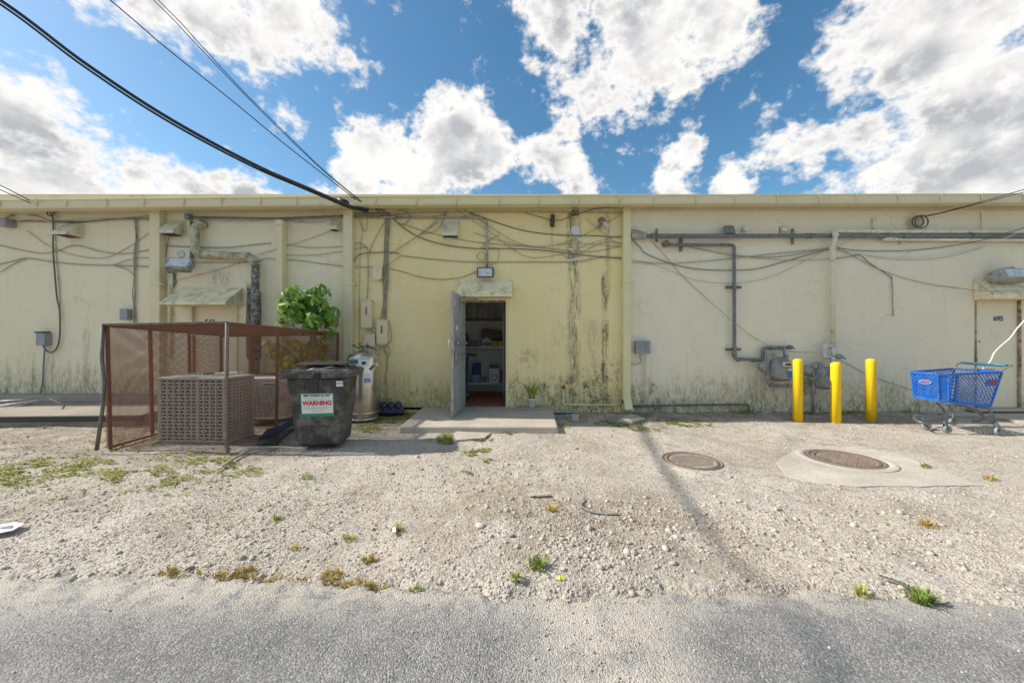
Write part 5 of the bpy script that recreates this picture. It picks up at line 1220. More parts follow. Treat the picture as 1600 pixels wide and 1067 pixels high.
# grey gas main along the right wall
t = thing('gas_main', W(1300,368), 'large dark grey pipe running along the whole right wall under the gutter', 'pipe')
pipe('pipe_run', [(1008,368.5),(1310,368),(1700,369)], .040, 'pipe_grey', '', parent=t, off=.10)
MB().tube([W(986,367,.10), W(990,367.5,.10), W(1004,367.5,.10), W(1010,368,.10)], [.055,.066,.062,.045], 14).build('end_cap', MAT['galv'], t)
for p_ in (1020, 1238, 1262, 1268, 1412, 1520): fit(W(p_,368.2,.10), .050, .06, 'pipe_grey', t)
for p_ in (1025, 1236.5):
    MB().box(wx(p_)-.012, wx(p_)+.012, WALL-.05, WALL-.003, wz(382 if p_ > 1100 else 378), wz(358)).build('hanger', MAT['rust_edge'], t)
t = thing('gas_pipe', W(1147,450), 'dark grey gas pipe dropping from a vent cap to the left gas meter', 'pipe')
pipe('pipe_run', [(1040,381),(1046,382),(1147,382.5),(1147.5,560),(1192,562),(1192.5,543),(1236,543)], .030, 'pipe_grey', '', parent=t, off=.09)
MB().tube([W(1037,377,.09), W(1040,381,.09), W(1046,382,.09)], [.055,.065,.035], 12).build('vent_cap', MAT['iron'], t)
MB().box(wx(1061), wx(1064.5), WALL-.06, WALL-.003, wz(393), wz(372)).build('strut', MAT['pipe_grey'], t, bevel=.003)
MB().box(wx(1133), wx(1156), WALL-.06, WALL-.003, wz(450.5), wz(447)).build('strut', MAT['old_steel'], t, bevel=.003)
MB().box(wx(1133), wx(1155), WALL-.06, WALL-.003, wz(547), wz(543.5)).build('strut', MAT['old_steel'], t, bevel=.003)
for p_, ax in (((1153,561),'X'),((1178,562),'X'),((1192.5,548),'Z'),((1205,543),'X'),((1218,543),'X'),((1147.5,553),'Z')): fit(W(*p_,.09), .040, .06, 'pipe_grey', t, ax)
fit(W(1234,542,.09), .04, .07, 'pipe_grey', t, 'X', 'valve'); MB().bar(W(1233,540,.12), W(1241,544,.12), .03, .02).build('valve_handle', MAT['pipe_grey'], t)
# cream pipes
t = thing('cream_riser', W(1301,450), 'cream painted riser pipe turning along the right wall above the grey main', 'pipe')
pipe('pipe_run', [(1700,361.5,.09),(1380,361.5,.09),(1306,360.5,.09),(1304,362,.17),(1305,372,.19),(1301,384,.12),(1301,545,.10)], .038, 'cream_pipe', '', parent=t)
for p_, ax in (((1301,387),'Z'),((1305,367),'Z'),((1370,361.5),'X')): fit(W(*p_,.12 if ax == 'Z' else .09), .055, .05, 'cream_pipe', t, ax)
MB().box(wx(1361.5), wx(1366), WALL-.04, WALL-.003, wz(358), wz(341)).build('strut', MAT['cream_pipe'], t)
t = thing('cream_pipe', W(1500,375), 'thin cream pipe just below the grey main at the right', 'pipe')
pipe('pipe_run', [(1400,374,.08),(1700,375,.08)], .028, 'cream_pipe', '', parent=t)
MB().tube([W(1378,374,.06), W(1384,372.5,.08), W(1396,373,.08), W(1402,374,.08)], [.02,.045,.045,.03], 12).build('bell_end', MAT['cream_pipe'], t)
MB().box(wx(1404), wx(1408), WALL-.06, WALL-.003, wz(382), wz(371)).build('strut', MAT['cream_pipe'], t)
# wall caps above the grey main
o = MB().hexa([W(1131,364,.16),W(1150,364,.16),W(1149,363,.003),W(1132,363,.003)], [W(1131.5,354,.13),W(1146,354,.13),W(1146,352,.003),W(1132,352,.003)]).build('wall_vent', MAT['pipe_grey'], bevel=.01); recentre(o); tag(o, 'dark grey wall cap sitting above the grey main', 'wall cap')
o = MB().box(wx(1158), wx(1163), WALL-.10, WALL-.003, wz(363), wz(355)).build('pipe_stub', MAT['pvc'], bevel=.01); recentre(o); tag(o, 'small pale capped stub beside the dark wall cap', 'wall cap')
t = thing('wall_sleeve', W(1224,362), 'open round sleeve in the wall with a rusty collar above the grey main', 'pipe sleeve')
MB().lathe([(.045,0),(.06,0),(.06,-.04),(.045,-.04)], W(1224.5,358,.003), 16, 'Y').build('sleeve_ring', MAT['cream_pipe'], t); MB().lathe([(.044,-.002),(.044,-.006)], W(1224.5,358,.003), 16, 'Y').build('hole', MAT['coil'], t)
MB().box(wx(1218), wx(1231), WALL-.012, WALL-.003, wz(363), wz(352.5)).build('plate', MAT['trim'], t, bevel=.002); MB().box(wx(1217), wx(1218.5), WALL-.014, WALL-.004, wz(364), wz(354)).build('rust_edge', MAT['rust_edge'], t)
# ------------------------------------------------------------------ gas meters
def gasmeter(cx, cy, w, h, label, plate):
    c = W(cx, cy, .20); t = thing('gas_meter', c-Vector((0,0,h/2)), label, 'gas meter', 'gas meters on the right wall')
    mb = MB(); k = 20; prof = []
    # rounded, keystone-shaped casting
    out = []
    for i in range(k):
        a = 2*math.pi*i/k; ca, sa = math.cos(a), math.sin(a)
        x = (abs(ca)**.62)*(1 if ca > 0 else -1)*w/2; z = (abs(sa)**.62)*(1 if sa > 0 else -1)*h/2; x *= 1-.10*z/(h/2)
        out.append((x, z))
    for (s_, y) in ((.80,-.12),(.97,-.085),(1.0,-.02),(1.06,-.015),(1.06,.015),(1.0,.02),(.97,.085),(.8,.12)): prof += [c+Vector((x*s_, y, z*s_)) for x, z in out]
    fs = [(j*k+i, j*k+(i+1)%k, (j+1)*k+(i+1)%k, (j+1)*k+i) for j in range(7) for i in range(k)]
    mb.add(prof, fs, True); mb.add(prof[:k], [tuple(range(k))]); mb.add(prof[-k:], [tuple(reversed(range(k)))])
    mb.build('meter_case', MAT['meter'], t)
    MB().obox(c+Vector((.02,-.135,h*.26)), w*.42, .05, h*.2, (0,0,0)).build('index_head', MAT['cream_pipe'] if plate else MAT['meter'], t, bevel=.008)
    MB().obox(c+Vector((.02,-.163,h*.26)), w*.30, .004, h*.10).build('dial_window', MAT['ink'], t)
    MB().obox(c+Vector((w*.22,-.127,-h*.18)), w*.22, .006, h*.26).build('label_plate', MAT['blue_print' if plate else 'meter'], t); MB().obox(c+Vector((w*.22,-.127,h*.02)), w*.22, .006, h*.08).build('label_strip', MAT['white'], t)
    for i in range(8): a = i*math.pi/4; MB().lathe([(.011,.0),(.011,-.012)], c+Vector((math.cos(a)*w*.43, -.018, math.sin(a)*h*.43)), 6, 'Y').build('bolt', MAT['meter'], t)
    for dx in (-w*.34, w*.34): MB().lathe([(.030,0),(.030,.04),(.024,.045),(.024,.10)], c+Vector((dx*.9,0,h*.44)), 12).build('union', MAT['meter'], t)
    return t, c
m1, c1 = gasmeter(1219.5, 577, .35, .40, 'left gas meter with cream dial and blue plate between pipe and first bollard', True)
pipe('pipe_loop', [(1211,567,.20),(1211,553,.20),(1205,551.5,.20),(1199.5,553,.20),(1199.5,566,.20),(1200,598,.17),(1203,602,.15),(1264,602,.15)], .026, 'meter', '', parent=m1)
pipe('outlet_pipe', [(1226,568,.20),(1225.5,546,.14),(1225.5,543,.10)], .024, 'meter', '', parent=m1); pipe('link_pipe', [(1214,558,.18),(1226,558,.18)], .015, 'meter', '', parent=m1)
MB().lathe([(.03,.08),(.075,.05),(.085,.0),(.085,-.02),(.05,-.06),(.03,-.07)], W(1193,573.5,.24), 20, 'Y').build('regulator', MAT['meter'], m1)
for y in (586, 592): fit(W(1200,y,.18), .036, .04, 'meter', m1, 'Z')
MB().lathe([(.02,-.05),(.03,-.04),(.03,.04),(.02,.05)], W(1199.5,589,.22), 10, 'X').build('valve', MAT['meter'], m1)
for x in (1206, 1232, 1244): fit(W(x,601.7,.15), .036, .05, 'meter', m1)
m2, c2 = gasmeter(1290, 590, .36, .39, 'right gas meter, lower, half hidden behind the middle bollard', False)
pipe('inlet_pipe', [(1285.5,580,.20),(1285.5,568,.20),(1277,566,.20),(1270.5,568,.20),(1270.5,600,.17),(1270.5,655,.17)], .030, 'meter', '', parent=m2)
pipe('feed_pipe', [(1255,602,.15),(1268,602,.16)], .027, 'meter', '', parent=m2)
MB().lathe([(.03,.08),(.08,.05),(.10,.0),(.10,-.02),(.06,-.06),(.045,-.09)], W(1260,578,.24), 22, 'Y').build('regulator', MAT['meter'], m2)
pipe('regulator_link', [(1262,578,.20),(1270,578,.20)], .03, 'meter', '', parent=m2)
for y in (582,588,594,610,614): fit(W(1270.5,y,.18), .042, .04, 'meter', m2, 'Z')
MB().lathe([(.02,-.07),(.03,-.05),(.03,.05),(.02,.07)], W(1270,591,.23), 10, 'X').build('valve', MAT['meter'], m2)
# white fittings at the foot of the cream riser
t = thing('valve_assembly', W(1300,550), 'white elbow pipework with a grey valve at the foot of the cream riser', 'valve')
pipe('elbow_pipe', [(1302,540,.12),(1290,539,.14),(1288,541,.14),(1288,555,.14),(1290,557,.14),(1300,557,.14)], .036, 'pvc', '', parent=t)
pipe('stub_pipe', [(1301,540,.12),(1302,553,.14),(1302,566,.20)], .036, 'pvc', '', parent=t); pipe('valve_body', [(1302,556,.15),(1302,572,.2)], .045, 'meter', '', parent=t)
MB().tube([W(1305,557,.16), W(1309,556,.18), W(1313,557,.18), W(1318,557,.18)], [.03,.05,.045,.02], 10).build('valve_bonnet', MAT['meter'], t)
MB().tube([W(1313,553,.2), W(1316,557,.22), W(1321,560,.2)], .014, 6).build('valve_handle', MAT['meter'], t)
# pipes low on the wall, red valve
t = thing('hose_tap', W(880,632), 'red-handled tap on a thin beige pipe at the foot of the yellow wall', 'tap')
pipe('tap_pipe', [(880.5,606,.04),(880.5,631.5,.04),(935,632,.04),(974,632,.04)], .014, 'cream_pipe', '', parent=t)
MB().lathe([(.012,0),(.03,-.01),(.032,-.02),(.01,-.03)], W(880.5,603.5,.06), 12, 'Y').build('red_wheel', MAT['red'], t); MB().tube([W(880.5,607,.04), W(882,604,.07)], .018, 8).build('tap_body', MAT['rust_edge'], t)
pipe('low_pipe', [(987,634,.05),(1100,632,.06),(1168,631,.06),(1170,634,.06),(1170,645,.06)], .019, 'old_steel', 'long weathered pipe along the foot of the pale wall', 'pipe')
pipe('pipe_stub', [(1179,646,.05),(1180,641,.05),(1192,640.5,.05),(1193,627,.05),(1190,626,.02)], .014, 'pvc', 'short bent white pipe at the foot of the wall left of the bollards', 'pipe')
t = thing('tap_stub', W(642,612), 'small brass stub sticking out of the yellow wall left of the open door', 'tap'); MB().tube([W(642,611.5,0), W(642,612.5,.09)], [.022,.016], 10).build('spout', MAT['yel_box'], t); MB().lathe([(.035,0),(.03,-.02)], W(642,611.5,.002), 12, 'Y').build('flange', MAT['box_beige'], t)
t = thing('pvc_pipes', W(592,630), 'little bundle of cream pvc pipes rising at the wall beside the steel tank', 'pipe')
pipe('pipe_run', [(587.5,645),(588,626),(590,614),(592,613),(596,615),(596.5,632)], .016, 'cream_pipe', '', parent=t); pipe('pipe_run', [(585,640),(585.5,620)], .014, 'cream_pipe', '', parent=t)

# ------------------------------------------------------------------ cables strung over the wall
def cable(pts, r, mat, label, off=.02, name='cable', grp='cables strung along the wall', k=7, wig=.0):
    q = []
    for p in pts:
        w = W(p[0], p[1], p[2] if len(p) > 2 else off)
        q.append(w+Vector((random.uniform(-wig,wig), random.uniform(-wig,wig)*.3, random.uniform(-wig,wig))))
    o = MB().tube(smooth(q, k), r, 5, cap=False).build(name, MAT[mat], fix=False); recentre(o); return tag(o, label, 'cable', grp)
CT, CG, CK = 'cable_t', 'cable_g', 'cable'
cable([(10,345),(60,345.5),(120,347),(180,342),(232,341)], .010, CK, 'dark cable along the top of the far left wall from the grey box', .05)
cable([(8,340),(30,333),(60,338),(82,344),(140,345),(200,340),(232,337)], .008, CG, 'grey cable arching above the dark one at the far left')
cable([(14,347),(50,343),(82,346),(140,341),(232,343)], .006, CT, 'tan cable twisted round the dark cable at the far left', .06)
cable([(-20,380),(0,383),(60,395),(90,391),(118,383),(160,393),(195,396),(232,390)], .008, CT, 'tan cable pinned up in the middle of the far left wall')
cable([(-20,415),(0,412),(22,407),(42,403),(85,409),(130,413),(175,414),(232,416)], .009, CG, 'grey cable across the far left wall below the tan one')
cable([(-20,430),(0,424),(20,413),(42,403)], .007, CT, 'short tan cable rising to the pin at the far left edge')
cable([(42,360),(80,386),(125,400),(165,402),(200,386),(232,364)], .006, CT, 'thin tan cable sagging deeply across the far left wall')
cable([(175,414),(200,406),(225,402),(232,403)], .006, CG, 'short cable branching up to the first downspout')
cable([(175,414),(195,419),(206,426),(210,432)], .007, CG, 'short cable dropping into the vertical bundle left of the downspout')
cable([(252,383),(300,385.5),(355,386),(395,382),(423,379.5)], .008, CT, 'tan cable from the first downspout to a nail left of the narrow downspout')
cable([(252,406),(300,409),(350,410),(395,409),(418,403),(430,405)], .006, CT, 'tan cable passing behind the beige duct')
cable([(442,381),(480,386),(510,386),(536,384.5)], .006, CT, 'upper tan cable between the narrow and the next downspout')
cable([(405,397),(440,386),(480,374),(522,358)], .005, CT, 'thin cable rising towards the smallest vent hood')
cable([(442,398),(490,398),(536,392)], .005, CT, 'middle thin cable left of the yellow wall')
cable([(442,405),(467,406.5),(500,411),(536,415.5)], .007, CG, 'grey cable sloping down to the downspout at the yellow wall')
cable([(278,437),(330,424),(370,412),(403,404)], .005, CT, 'thin cable slanting up from the riser conduit to the duct')
cable([(265,365,.05),(261,385),(258,410),(258.5,428)], .005, CK, 'thin black wire hanging from the vent hood over the riser')
cable([(277,423,.06),(274,428),(273,434),(275,440),(271,447)], .007, CK, 'curled black wire under the left floodlight')
cable([(305,342),(350,344.5),(400,345),(436,342),(480,344),(536,337)], .007, CT, 'tan cables sagging under the grey conduit right of the duct', .06)
cable([(442,344),(480,347),(510,345),(536,340)], .006, CT, 'lowest sagging tan cable right of the narrow downspout', .05)
for i, (dx, lb) in enumerate(((0,'first strand of the vertical bundle left of the first downspout'),(2.,'second strand of the vertical bundle left of the first downspout'),(-2.,'third strand of the vertical bundle left of the first downspout'))):
    cable([(212+dx,343),(214+dx*.5,370),(211+dx,400),(211+dx*.4,430),(209.5+dx,460),(210+dx*.3,480),(211+dx,508)], .008, CT if i else CG, lb, .02+.008*i, wig=.01)
cable([(80,334,.06),(83,345,.05),(83,390),(86,430),(89,465),(93,485),(93,525),(88,545),(78,550),(69,543),(67,534)], .012, CK, 'thick dark green-black cable dropping down the far left wall and looping into the cable box', .04, wig=.004)
cable([(86,344),(88,400),(92,440),(94,480),(93,500)], .006, CT, 'thin tan cable beside the thick dark one')
cable([(70,540,.06),(68,570),(66,600),(60,622,.08),(50,634,.3),(42,642,.5)], .012, 'blue_pipe', 'green-grey hose running from the cable box down to the pad', .03)
def coil(px, py, rpx, n, mat, r, label, off=.05):
    q = []
    for k in range(n*20+8):
        a = 2*math.pi*k/20+1.5; rr_ = rpx*(1-.05*math.sin(a*.37)-.012*k/10); q.append(W(px+rr_*math.cos(a)*1.05, py+rr_*math.sin(a), off+.0006*k))
    o = MB().tube(q, r, 5, cap=False).build('cable_coil', MAT[mat], fix=False); recentre(o); return tag(o, label, 'cable', 'coiled cables hung on the wall')
coil(79, 332, 5.5, 4, CK, .007, 'small black coil of cable under the gutter at the far left', .06)
coil(1434, 346, 9, 5, CK, .008, 'black coil of cable hung on the right wall below the gutter', .05); coil(1440, 346, 10, 2, CK, .008, 'looser outer loop of the black coil on the right wall', .07)
coil(628.5, 339, 11, 2, CG, .007, 'grey cable loop hung over the conduit on the yellow wall', .07)
coil(752, 400, 6.5, 1, CK, .005, 'small open wire loop beside the door lamp conduit', .07)
# yellow wall: the tangle
Yw = [
 ([(552,330),(580,333),(620,330),(650,328),(680,325),(706,322),(745,336),(790,352),(830,362),(880,367),(930,368),(976,371)], .008, CK, 'dark cable rising to a peak over the vent hood and falling across the yellow wall'),
 ([(565,322,.15),(600,327),(618,345),(640,362),(665,374),(700,383),(745,388),(800,388),(860,392),(930,400),(976,403)], .009, CK, 'dark cable looping from the service drop down towards the door lamp'),
 ([(628,349),(660,360),(700,370),(745,378),(800,383),(860,388),(920,393),(976,383)], .006, CT, 'thin cable slanting down behind the vent hood'),
 ([(626,399),(680,405),(740,409),(800,409),(860,409),(905,408),(940,402),(976,404)], .008, CG, 'grey cable running level at lamp height across the yellow wall'),
 ([(626,399),(612,410),(605,420)], .006, CT, 'short cable dropping left from the level cable'),
 ([(552,413),(556,402),(565,396),(590,394),(612,394),(624,396)], .008, CK, 'black cable arching left of the vertical bundle'),
 ([(552,382),(561,379),(573,387),(575,398),(575,450),(573,467)], .009, CT, 'tan cable feeding the taller telecom box from above'),
 ([(601,346),(590,365),(580,385),(577,395)], .007, CG, 'cable slanting from the cable tangle to the telecom box feed'),
 ([(552,389),(565,387),(575,386)], .006, CT, 'short level cable at the left edge of the yellow wall'),
 ([(552,417),(580,417),(606,419),(625,423),(660,433),(690,436),(720,433),(744,424)], .007, CT, 'tan cable sagging from the bundle up to the door lamp'),
 ([(609,397),(640,377),(670,355),(690,335),(705,325)], .007, CT, 'tan cable climbing diagonally to the peak over the vent hood'),
 ([(614,394),(650,370),(680,350),(697,333),(690,342)], .006, CT, 'second diagonal cable beside the climbing tan one'),
 ([(655,366),(680,360),(692,345),(700,330),(716,322)], .006, CG, 'short looping cable left of the vent hood'),
 ([(552,334),(600,336),(650,332),(700,331),(750,331),(790,331),(860,331),(976,332)], .007, CT, 'tan cable just under the beam of the yellow wall'),
 ([(706,322),(740,345),(770,365),(800,388),(830,402),(880,396),(930,378),(976,366)], .006, CT, 'long thin cable sagging below the black spotlight'),
 ([(725,327),(760,350),(800,375),(840,385),(900,380),(976,385)], .006, CG, 'grey cable crossing the middle of the mould streak'),
 ([(820,332),(845,339),(870,344),(895,337),(930,326),(976,323)], .007, CK, 'dark cable dipping by the black spotlight'),
 ([(740,363),(790,378),(850,385),(900,372),(940,352),(970,335)], .006, CG, 'grey cable climbing to the right end of the yellow wall'),
 ([(745,388),(777,388),(777,408),(765,414)], .006, CG, 'wire dropping to the right of the door lamp conduit'),
 ([(780,366),(765,375),(750,388)], .005, CK, 'stiff wire end pointing up beside the lamp conduit'),
 ([(876,396),(893,404),(915,391),(945,378),(976,380)], .006, CG, 'cable bunched across the white scraps'),
 ([(915,340),(935,358),(960,377),(976,383)], .005, CT, 'thin cable slanting down under the broken spotlight'),
 ([(563,333,.08),(566,350),(568,360),(573,358),(574,340),(573,332)], .006, CT, 'small hanging loop of wire under the service drop'),
 ([(560,330),(562,345),(566,362),(563,390),(562,430),(561,500),(562,560)], .004, CG, 'thin wire down the left edge of the yellow wall'),
]
for p, r, m_, lb in Yw: cable(p, r, m_, lb, random.uniform(.015,.05))
for i in range(6):
    dx = (-3,-1.6,0,1.5,2.8,4)[i]; x0 = 606+dx
    cable([(x0-2,333),(x0,348),(x0-2-dx*.3,375),(x0-3,410),(602+dx*1.2,440),(601+dx*.6,468),(599+dx*1.2,498)], (.008,.006,.009,.006,.007,.006)[i], (CT,CG,CT,CG,CT,CT)[i],
          ('leftmost','second from left','third from left','third from right','second from right','rightmost')[i]+' strand of the cable bundle above the shorter telecom box', .02+.008*(i%3), grp='strands of the vertical cable bundle', wig=.012)
for i, p in enumerate([[(599,538),(603,552),(606,570),(602,590),(606,605),(604,620),(601,636)],[(594,538),(592,550),(589,575),(590,600),(588,615)],[(604,536),(610,548),(606,556),(600,548),(596,541)],[(581,510),(590,516),(586,520),(577,515),(570,512)],[(604,538),(612,530),(610,510),(606,500)]]):
    cable(p, .005, (CG,CT,CG,CK,CT)[i], ['loose grey wire dangling below the telecom boxes to the tray','thin tan wire running down beside the steel tank','small curl of wire under the shorter telecom box','dark wire curled between the two telecom boxes','wire bowed out right of the shorter telecom box'][i], .03, wig=.006)
Rw = [
 ([(988,374),(1000,386),(1010,396),(1050,412),(1090,420),(1140,422),(1180,420),(1220,410),(1255,400),(1299,388)], .008, CK, 'deep sagging dark cable between the yellow wall and the cream riser'),
 ([(988,407),(1030,411),(1070,410),(1110,407),(1145,403),(1200,397),(1250,392),(1299,387)], .007, CT, 'tan cable rising gently to the cream riser'),
 ([(1065,382),(1085,387),(1110,392),(1145,398),(1180,401),(1215,401),(1255,395),(1299,386)], .008, CG, 'grey cable curving below the level grey gas pipe'),
 ([(1145,398),(1190,403),(1230,406),(1299,404),(1343,398)], .006, CG, 'thin cable running level to a nail right of the cream riser'),
 ([(988,410),(1025,414),(1060,428),(1090,438),(1130,442),(1170,440),(1210,430),(1260,406),(1290,390)], .004, CG, 'lowest thin wire sagging between the yellow wall and the riser'),
 ([(1012,366,.16),(1022,380),(1040,400),(1066,430),(1100,462),(1147,503,.15),(1180,528),(1215,545,.22),(1240,549),(1286,552,.16),(1325,568),(1352,583),(1390,597),(1427,609)], .005, CG, 'long thin wire slanting from the main down across the gas meters towards the cart'),
 ([(1305,386),(1330,390),(1370,392),(1420,391),(1470,386),(1520,378,.15),(1560,368,.16),(1610,352,.2)], .007, CK, 'dark cable curving up over the grey main at the far right'),
 ([(1308,388),(1345,397),(1400,401),(1460,399),(1510,391),(1550,380,.15),(1610,355,.2)], .005, 'cable_w', 'pale cable curving up at the far right below the dark one'),
 ([(1308,390),(1340,396),(1390,404),(1440,405),(1490,399),(1540,384)], .004, CG, 'faint wire under the pale cable at the far right'),
 ([(1308,388),(1330,398),(1365,416),(1400,430),(1450,443),(1500,450),(1530,453.5,.33),(1600,453.5,.33)], .006, CG, 'cable running down to the canopy of door 695'),
 ([(1302,404),(1325,401),(1343,398),(1358,410),(1375,421),(1392,432),(1393,436)], .007, CK, 'dark cable bent over a nail right of the cream riser'),
 ([(1393,432),(1394,445),(1395,470),(1396,494)], .008, CT, 'painted-over vertical cable below the bent cable end'),
 ([(1308,385),(1335,374),(1362,362)], .005, 'cable_w', 'short pale wire rising from the riser to the cream pipe'),
 ([(1532,332),(1533,345),(1533,358)], .005, CT, 'thin vertical wire below the gutter at the far right'),
 ([(1003,534),(1000,556),(1002,564),(994,569),(984,566),(978,560)], .007, CG, 'wire looping from the disconnect box to the downspout'),
 ([(1008,553),(1008,590),(1006,620)], .004, CT, 'thin cable running straight down below the disconnect box'),
 ([(986,358),(1000,361),(1012,366),(1025,366)], .008, CT, 'tan cable wrapped over the end of the grey main'),
]
for p, r, m_, lb in Rw: cable(p, r, m_, lb, random.uniform(.02,.04))
# white cable hanging from the right into the cart
o = MB().tube(smooth([P(1640,455,5.9), P(1610,490,5.8), P(1590,512,5.75), P(1578,528,5.7), P(1563,541,5.65), P(1553,552,5.6), P(1548,563,5.55), P(1538,574,5.5), P(1528,580,5.5)], 6), .010, 7).build('white_cable', MAT['cable_w']); recentre(o)
tag(o, 'thick white cable hanging in from the right and dropping into the blue cart', 'cable')
# overhead service drop
def aerial(pts, r, label, mat='black', name='overhead_cable'):
    q = smooth([p if isinstance(p, Vector) else P(*p) for p in pts], 10)
    if isinstance(r, tuple): r = [r[0]+(r[1]-r[0])*min(1, max(0, (p.y-2)/4)) for p in q]
    o = MB().tube(q, r, 8).build(name, MAT[mat]); recentre(o); return tag(o, label, 'cable', 'overhead wires coming down to the building')
# distances chosen so that the cable's own shadow falls where the photograph has its dark line across yard and road
main = [Vector((-11,-5,6.2)), Vector((-6.6,-1.6,4.6)), Vector((-4.4,.75,3.85)), (-300,-185,1.75),(0,0,2.35),(135,100,2.55),(270,188,2.85),(400,258,3.7),(480,293,4.8),(545,321,6.05),(556,324,6.4)]
aerial(main, (.0095,.023), 'thick black service cable crossing the upper left sky')
aerial([p+Vector((0,.0,-.022)) if isinstance(p, Vector) else (p[0]-3,p[1]+4.5*min(1,2.5/p[2]),p[2]) for p in main], (.0065,.016), 'thinner black cable lashed under the thick service cable')
aerial([(-300,-400,4.0),(170,-2,5.0),(260,75,5.3),(360,155,5.7),(450,229,6.05),(545,303,6.38),(560,316,6.45)], .008, 'middle thin wire in the sky, right of the thick cable')
aerial([(-100,-330,4.2),(238,-2,5.0),(300,62,5.2),(370,135,5.5),(430,195,5.8),(500,262,6.1),(556,309,6.38),(566,318,6.45)], .006, 'left wire of the thin pair at the right of the overhead wires')
aerial([(-90,-330,4.2),(245,-2,5.0),(308,64,5.2),(374,136,5.5),(434,196,5.8),(502,262,6.1),(558,309,6.38),(570,319,6.45)], .006, 'right wire of the thin pair at the right of the overhead wires')
aerial([(-300,150,4.5),(-60,264,5.6),(0,289,6.0),(45,312,6.4),(78,328,6.65)], .008, 'upper thin wire entering at the left edge towards the small coil')
aerial([(-300,165,4.5),(-60,272,5.6),(0,296,6.0),(45,316,6.4),(80,331,6.65)], .007, 'lower thin wire entering at the left edge towards the small coil')
aerial([(1900,222,5.0),(1700,270,5.7),(1600,296,6.1),(1530,316,6.4),(1470,332,6.65),(1440,338,6.75)], .007, 'upper wire entering at the right edge down to the black coil')
aerial([(1900,232,5.0),(1700,276,5.7),(1600,300,6.1),(1530,318,6.4),(1460,335,6.65),(1438,338,6.75)], .006, 'lower wire entering at the right edge down to the black coil')
t = thing('cable_splice', P(552,322,6.5), 'fat black sheath with frayed ends where the service cable meets the building', 'cable splice')
MB().tube([P(528,310.5,6.40), P(538,316,6.43), P(560,323,6.55), P(572,327,6.60), P(576,328,6.62)], [.028,.055,.062,.055,.03], 12).build('sheath', MAT['black'], t)
for i in range(7):
    a = random.uniform(-1,1); MB().tube(smooth([P(572,326,6.6), P(580+4*a,322+5*random.uniform(-1,1),6.62), P(590+3*a,327+6*a,6.7), P(598+6*random.random(),331+9*a,6.76)], 4), .006, 5).build('wire_tail', MAT[CK if i%2 else CG], t)
MB().tube(smooth([P(535,315,6.42), P(533,323,6.45), P(538,331,6.5), P(545,337,6.6)], 5), .004, 5).build('wire_tail', MAT[CG], t)
# ------------------------------------------------------------------ shopping cart
ct = thing('shopping_cart', (6.72, 5.5, 0), 'blue plastic shopping cart with grey frame standing in front of door 695', 'shopping cart')
NFt, NFb = Vector((6.15,5.24,.855)), Vector((6.19,5.26,.475)); FFt, FFb = Vector((6.20,5.66,.855)), Vector((6.23,5.64,.475))
NRt, NRb = Vector((6.955,5.17,.895)), Vector((6.83,5.20,.405)); RRt, RRb = Vector((7.10,5.84,.895)), Vector((6.96,5.80,.405))
# chamfered front corners
NCt, NCb = NFt+Vector((.10,-.03,0)), NFb+Vector((.09,-.02,-.01)); FCt, FCb = FFt+Vector((.12,.05,0)), FFb+Vector((.11,.04,-.01))
NFt += Vector((-.0,.02,0)); NFb += Vector((0,.02,0))
bk = MB()
loop_t = [NCt, NRt, RRt, FCt, FFt, NFt]; loop_b = [NCb, NRb, RRb, FCb, FFb, NFb]
for lp_ in (loop_t, loop_b):
    for i in range(6): bk.bar(lp_[i], lp_[(i+1)%6], .022, .035)
for a, b in zip(loop_t, loop_b): bk.bar(a, b, .022, .022, (0,1,0))
bk_o = bk.build('basket', MAT['cart_blue'], ct, bevel=.004)
def side(A, B, C, D_, nu, nv, nrm, w=.0085):
    MB().lattice(A, B, C, D_, nu, nv, w, .004, nrm).build('lattice_wall', MAT['cart_blue'], ct, kind='stuff')
side(NCb.lerp(NRb,.16), NRb, NRt, NCt.lerp(NRt,.16), 12, 8, (0,-1,0)); side(FCb, RRb, RRt, FCt, 13, 8, (0,-1,0)); side(NFb, FFb, FFt, NFt, 6, 8, (-1,0,0), .013); side(NCb, NRb, RRb, FCb, 9, 7, (0,0,1))
# solid corner and slotted strip
MB().add([NFb, NCb, NCt, NFt], [(0,1,2,3)]).build('corner_panel', MAT['cart_blue'], ct, fix=False); MB().add([FFb, FCb, FCt, FFt], [(0,1,2,3)]).build('corner_panel', MAT['cart_blue'], ct, fix=False)
mb = MB()
for k in range(9):
    v = k/8; a = NCb.lerp(NCt, v); b = NCb.lerp(NRb,.16).lerp(NCt.lerp(NRt,.16), v); mb.bar(a, b, .018 if k % 2 else .026, .012, (0,1,0))
mb.bar(NCb.lerp(NRb,.16), NCt.lerp(NRt,.16), .03, .016, (0,1,0)); mb.build('slotted_corner', MAT['cart_blue'], ct)
def onside(u, v, out=.012): return NCb.lerp(NRb, u).lerp(NCt.lerp(NRt, u), v)+Vector((-.03*0,-out,0))
for nm, (u0,u1,v0,v1), m_, o_ in (('side_badge',(.72,.985,.60,.80),'cart_blue',.013),('badge_print',(.80,.95,.66,.74),'red',.0165)):
    MB().prism([onside(u0,v0,o_), onside(u1,v0,o_), onside(u1,v1,o_), onside(u0,v1,o_)], (0,.003,0)).build(nm, MAT[m_], ct)
def onfront(u, v, out=.012): return NFb.lerp(FFb, u).lerp(NFt.lerp(FFt, u), v)+Vector((-out,0,0))
mat_badge = simple('pale_blue_badge', (.10,.28,.62), .4)
pts = [onfront(.45+.26*math.cos(a), .66+.10*math.sin(a), .016) for a in np.linspace(0, 6.283, 21)[:-1]]
bd = MB().prism(pts, (.004,0,0)).build('front_badge', mat_badge, ct)
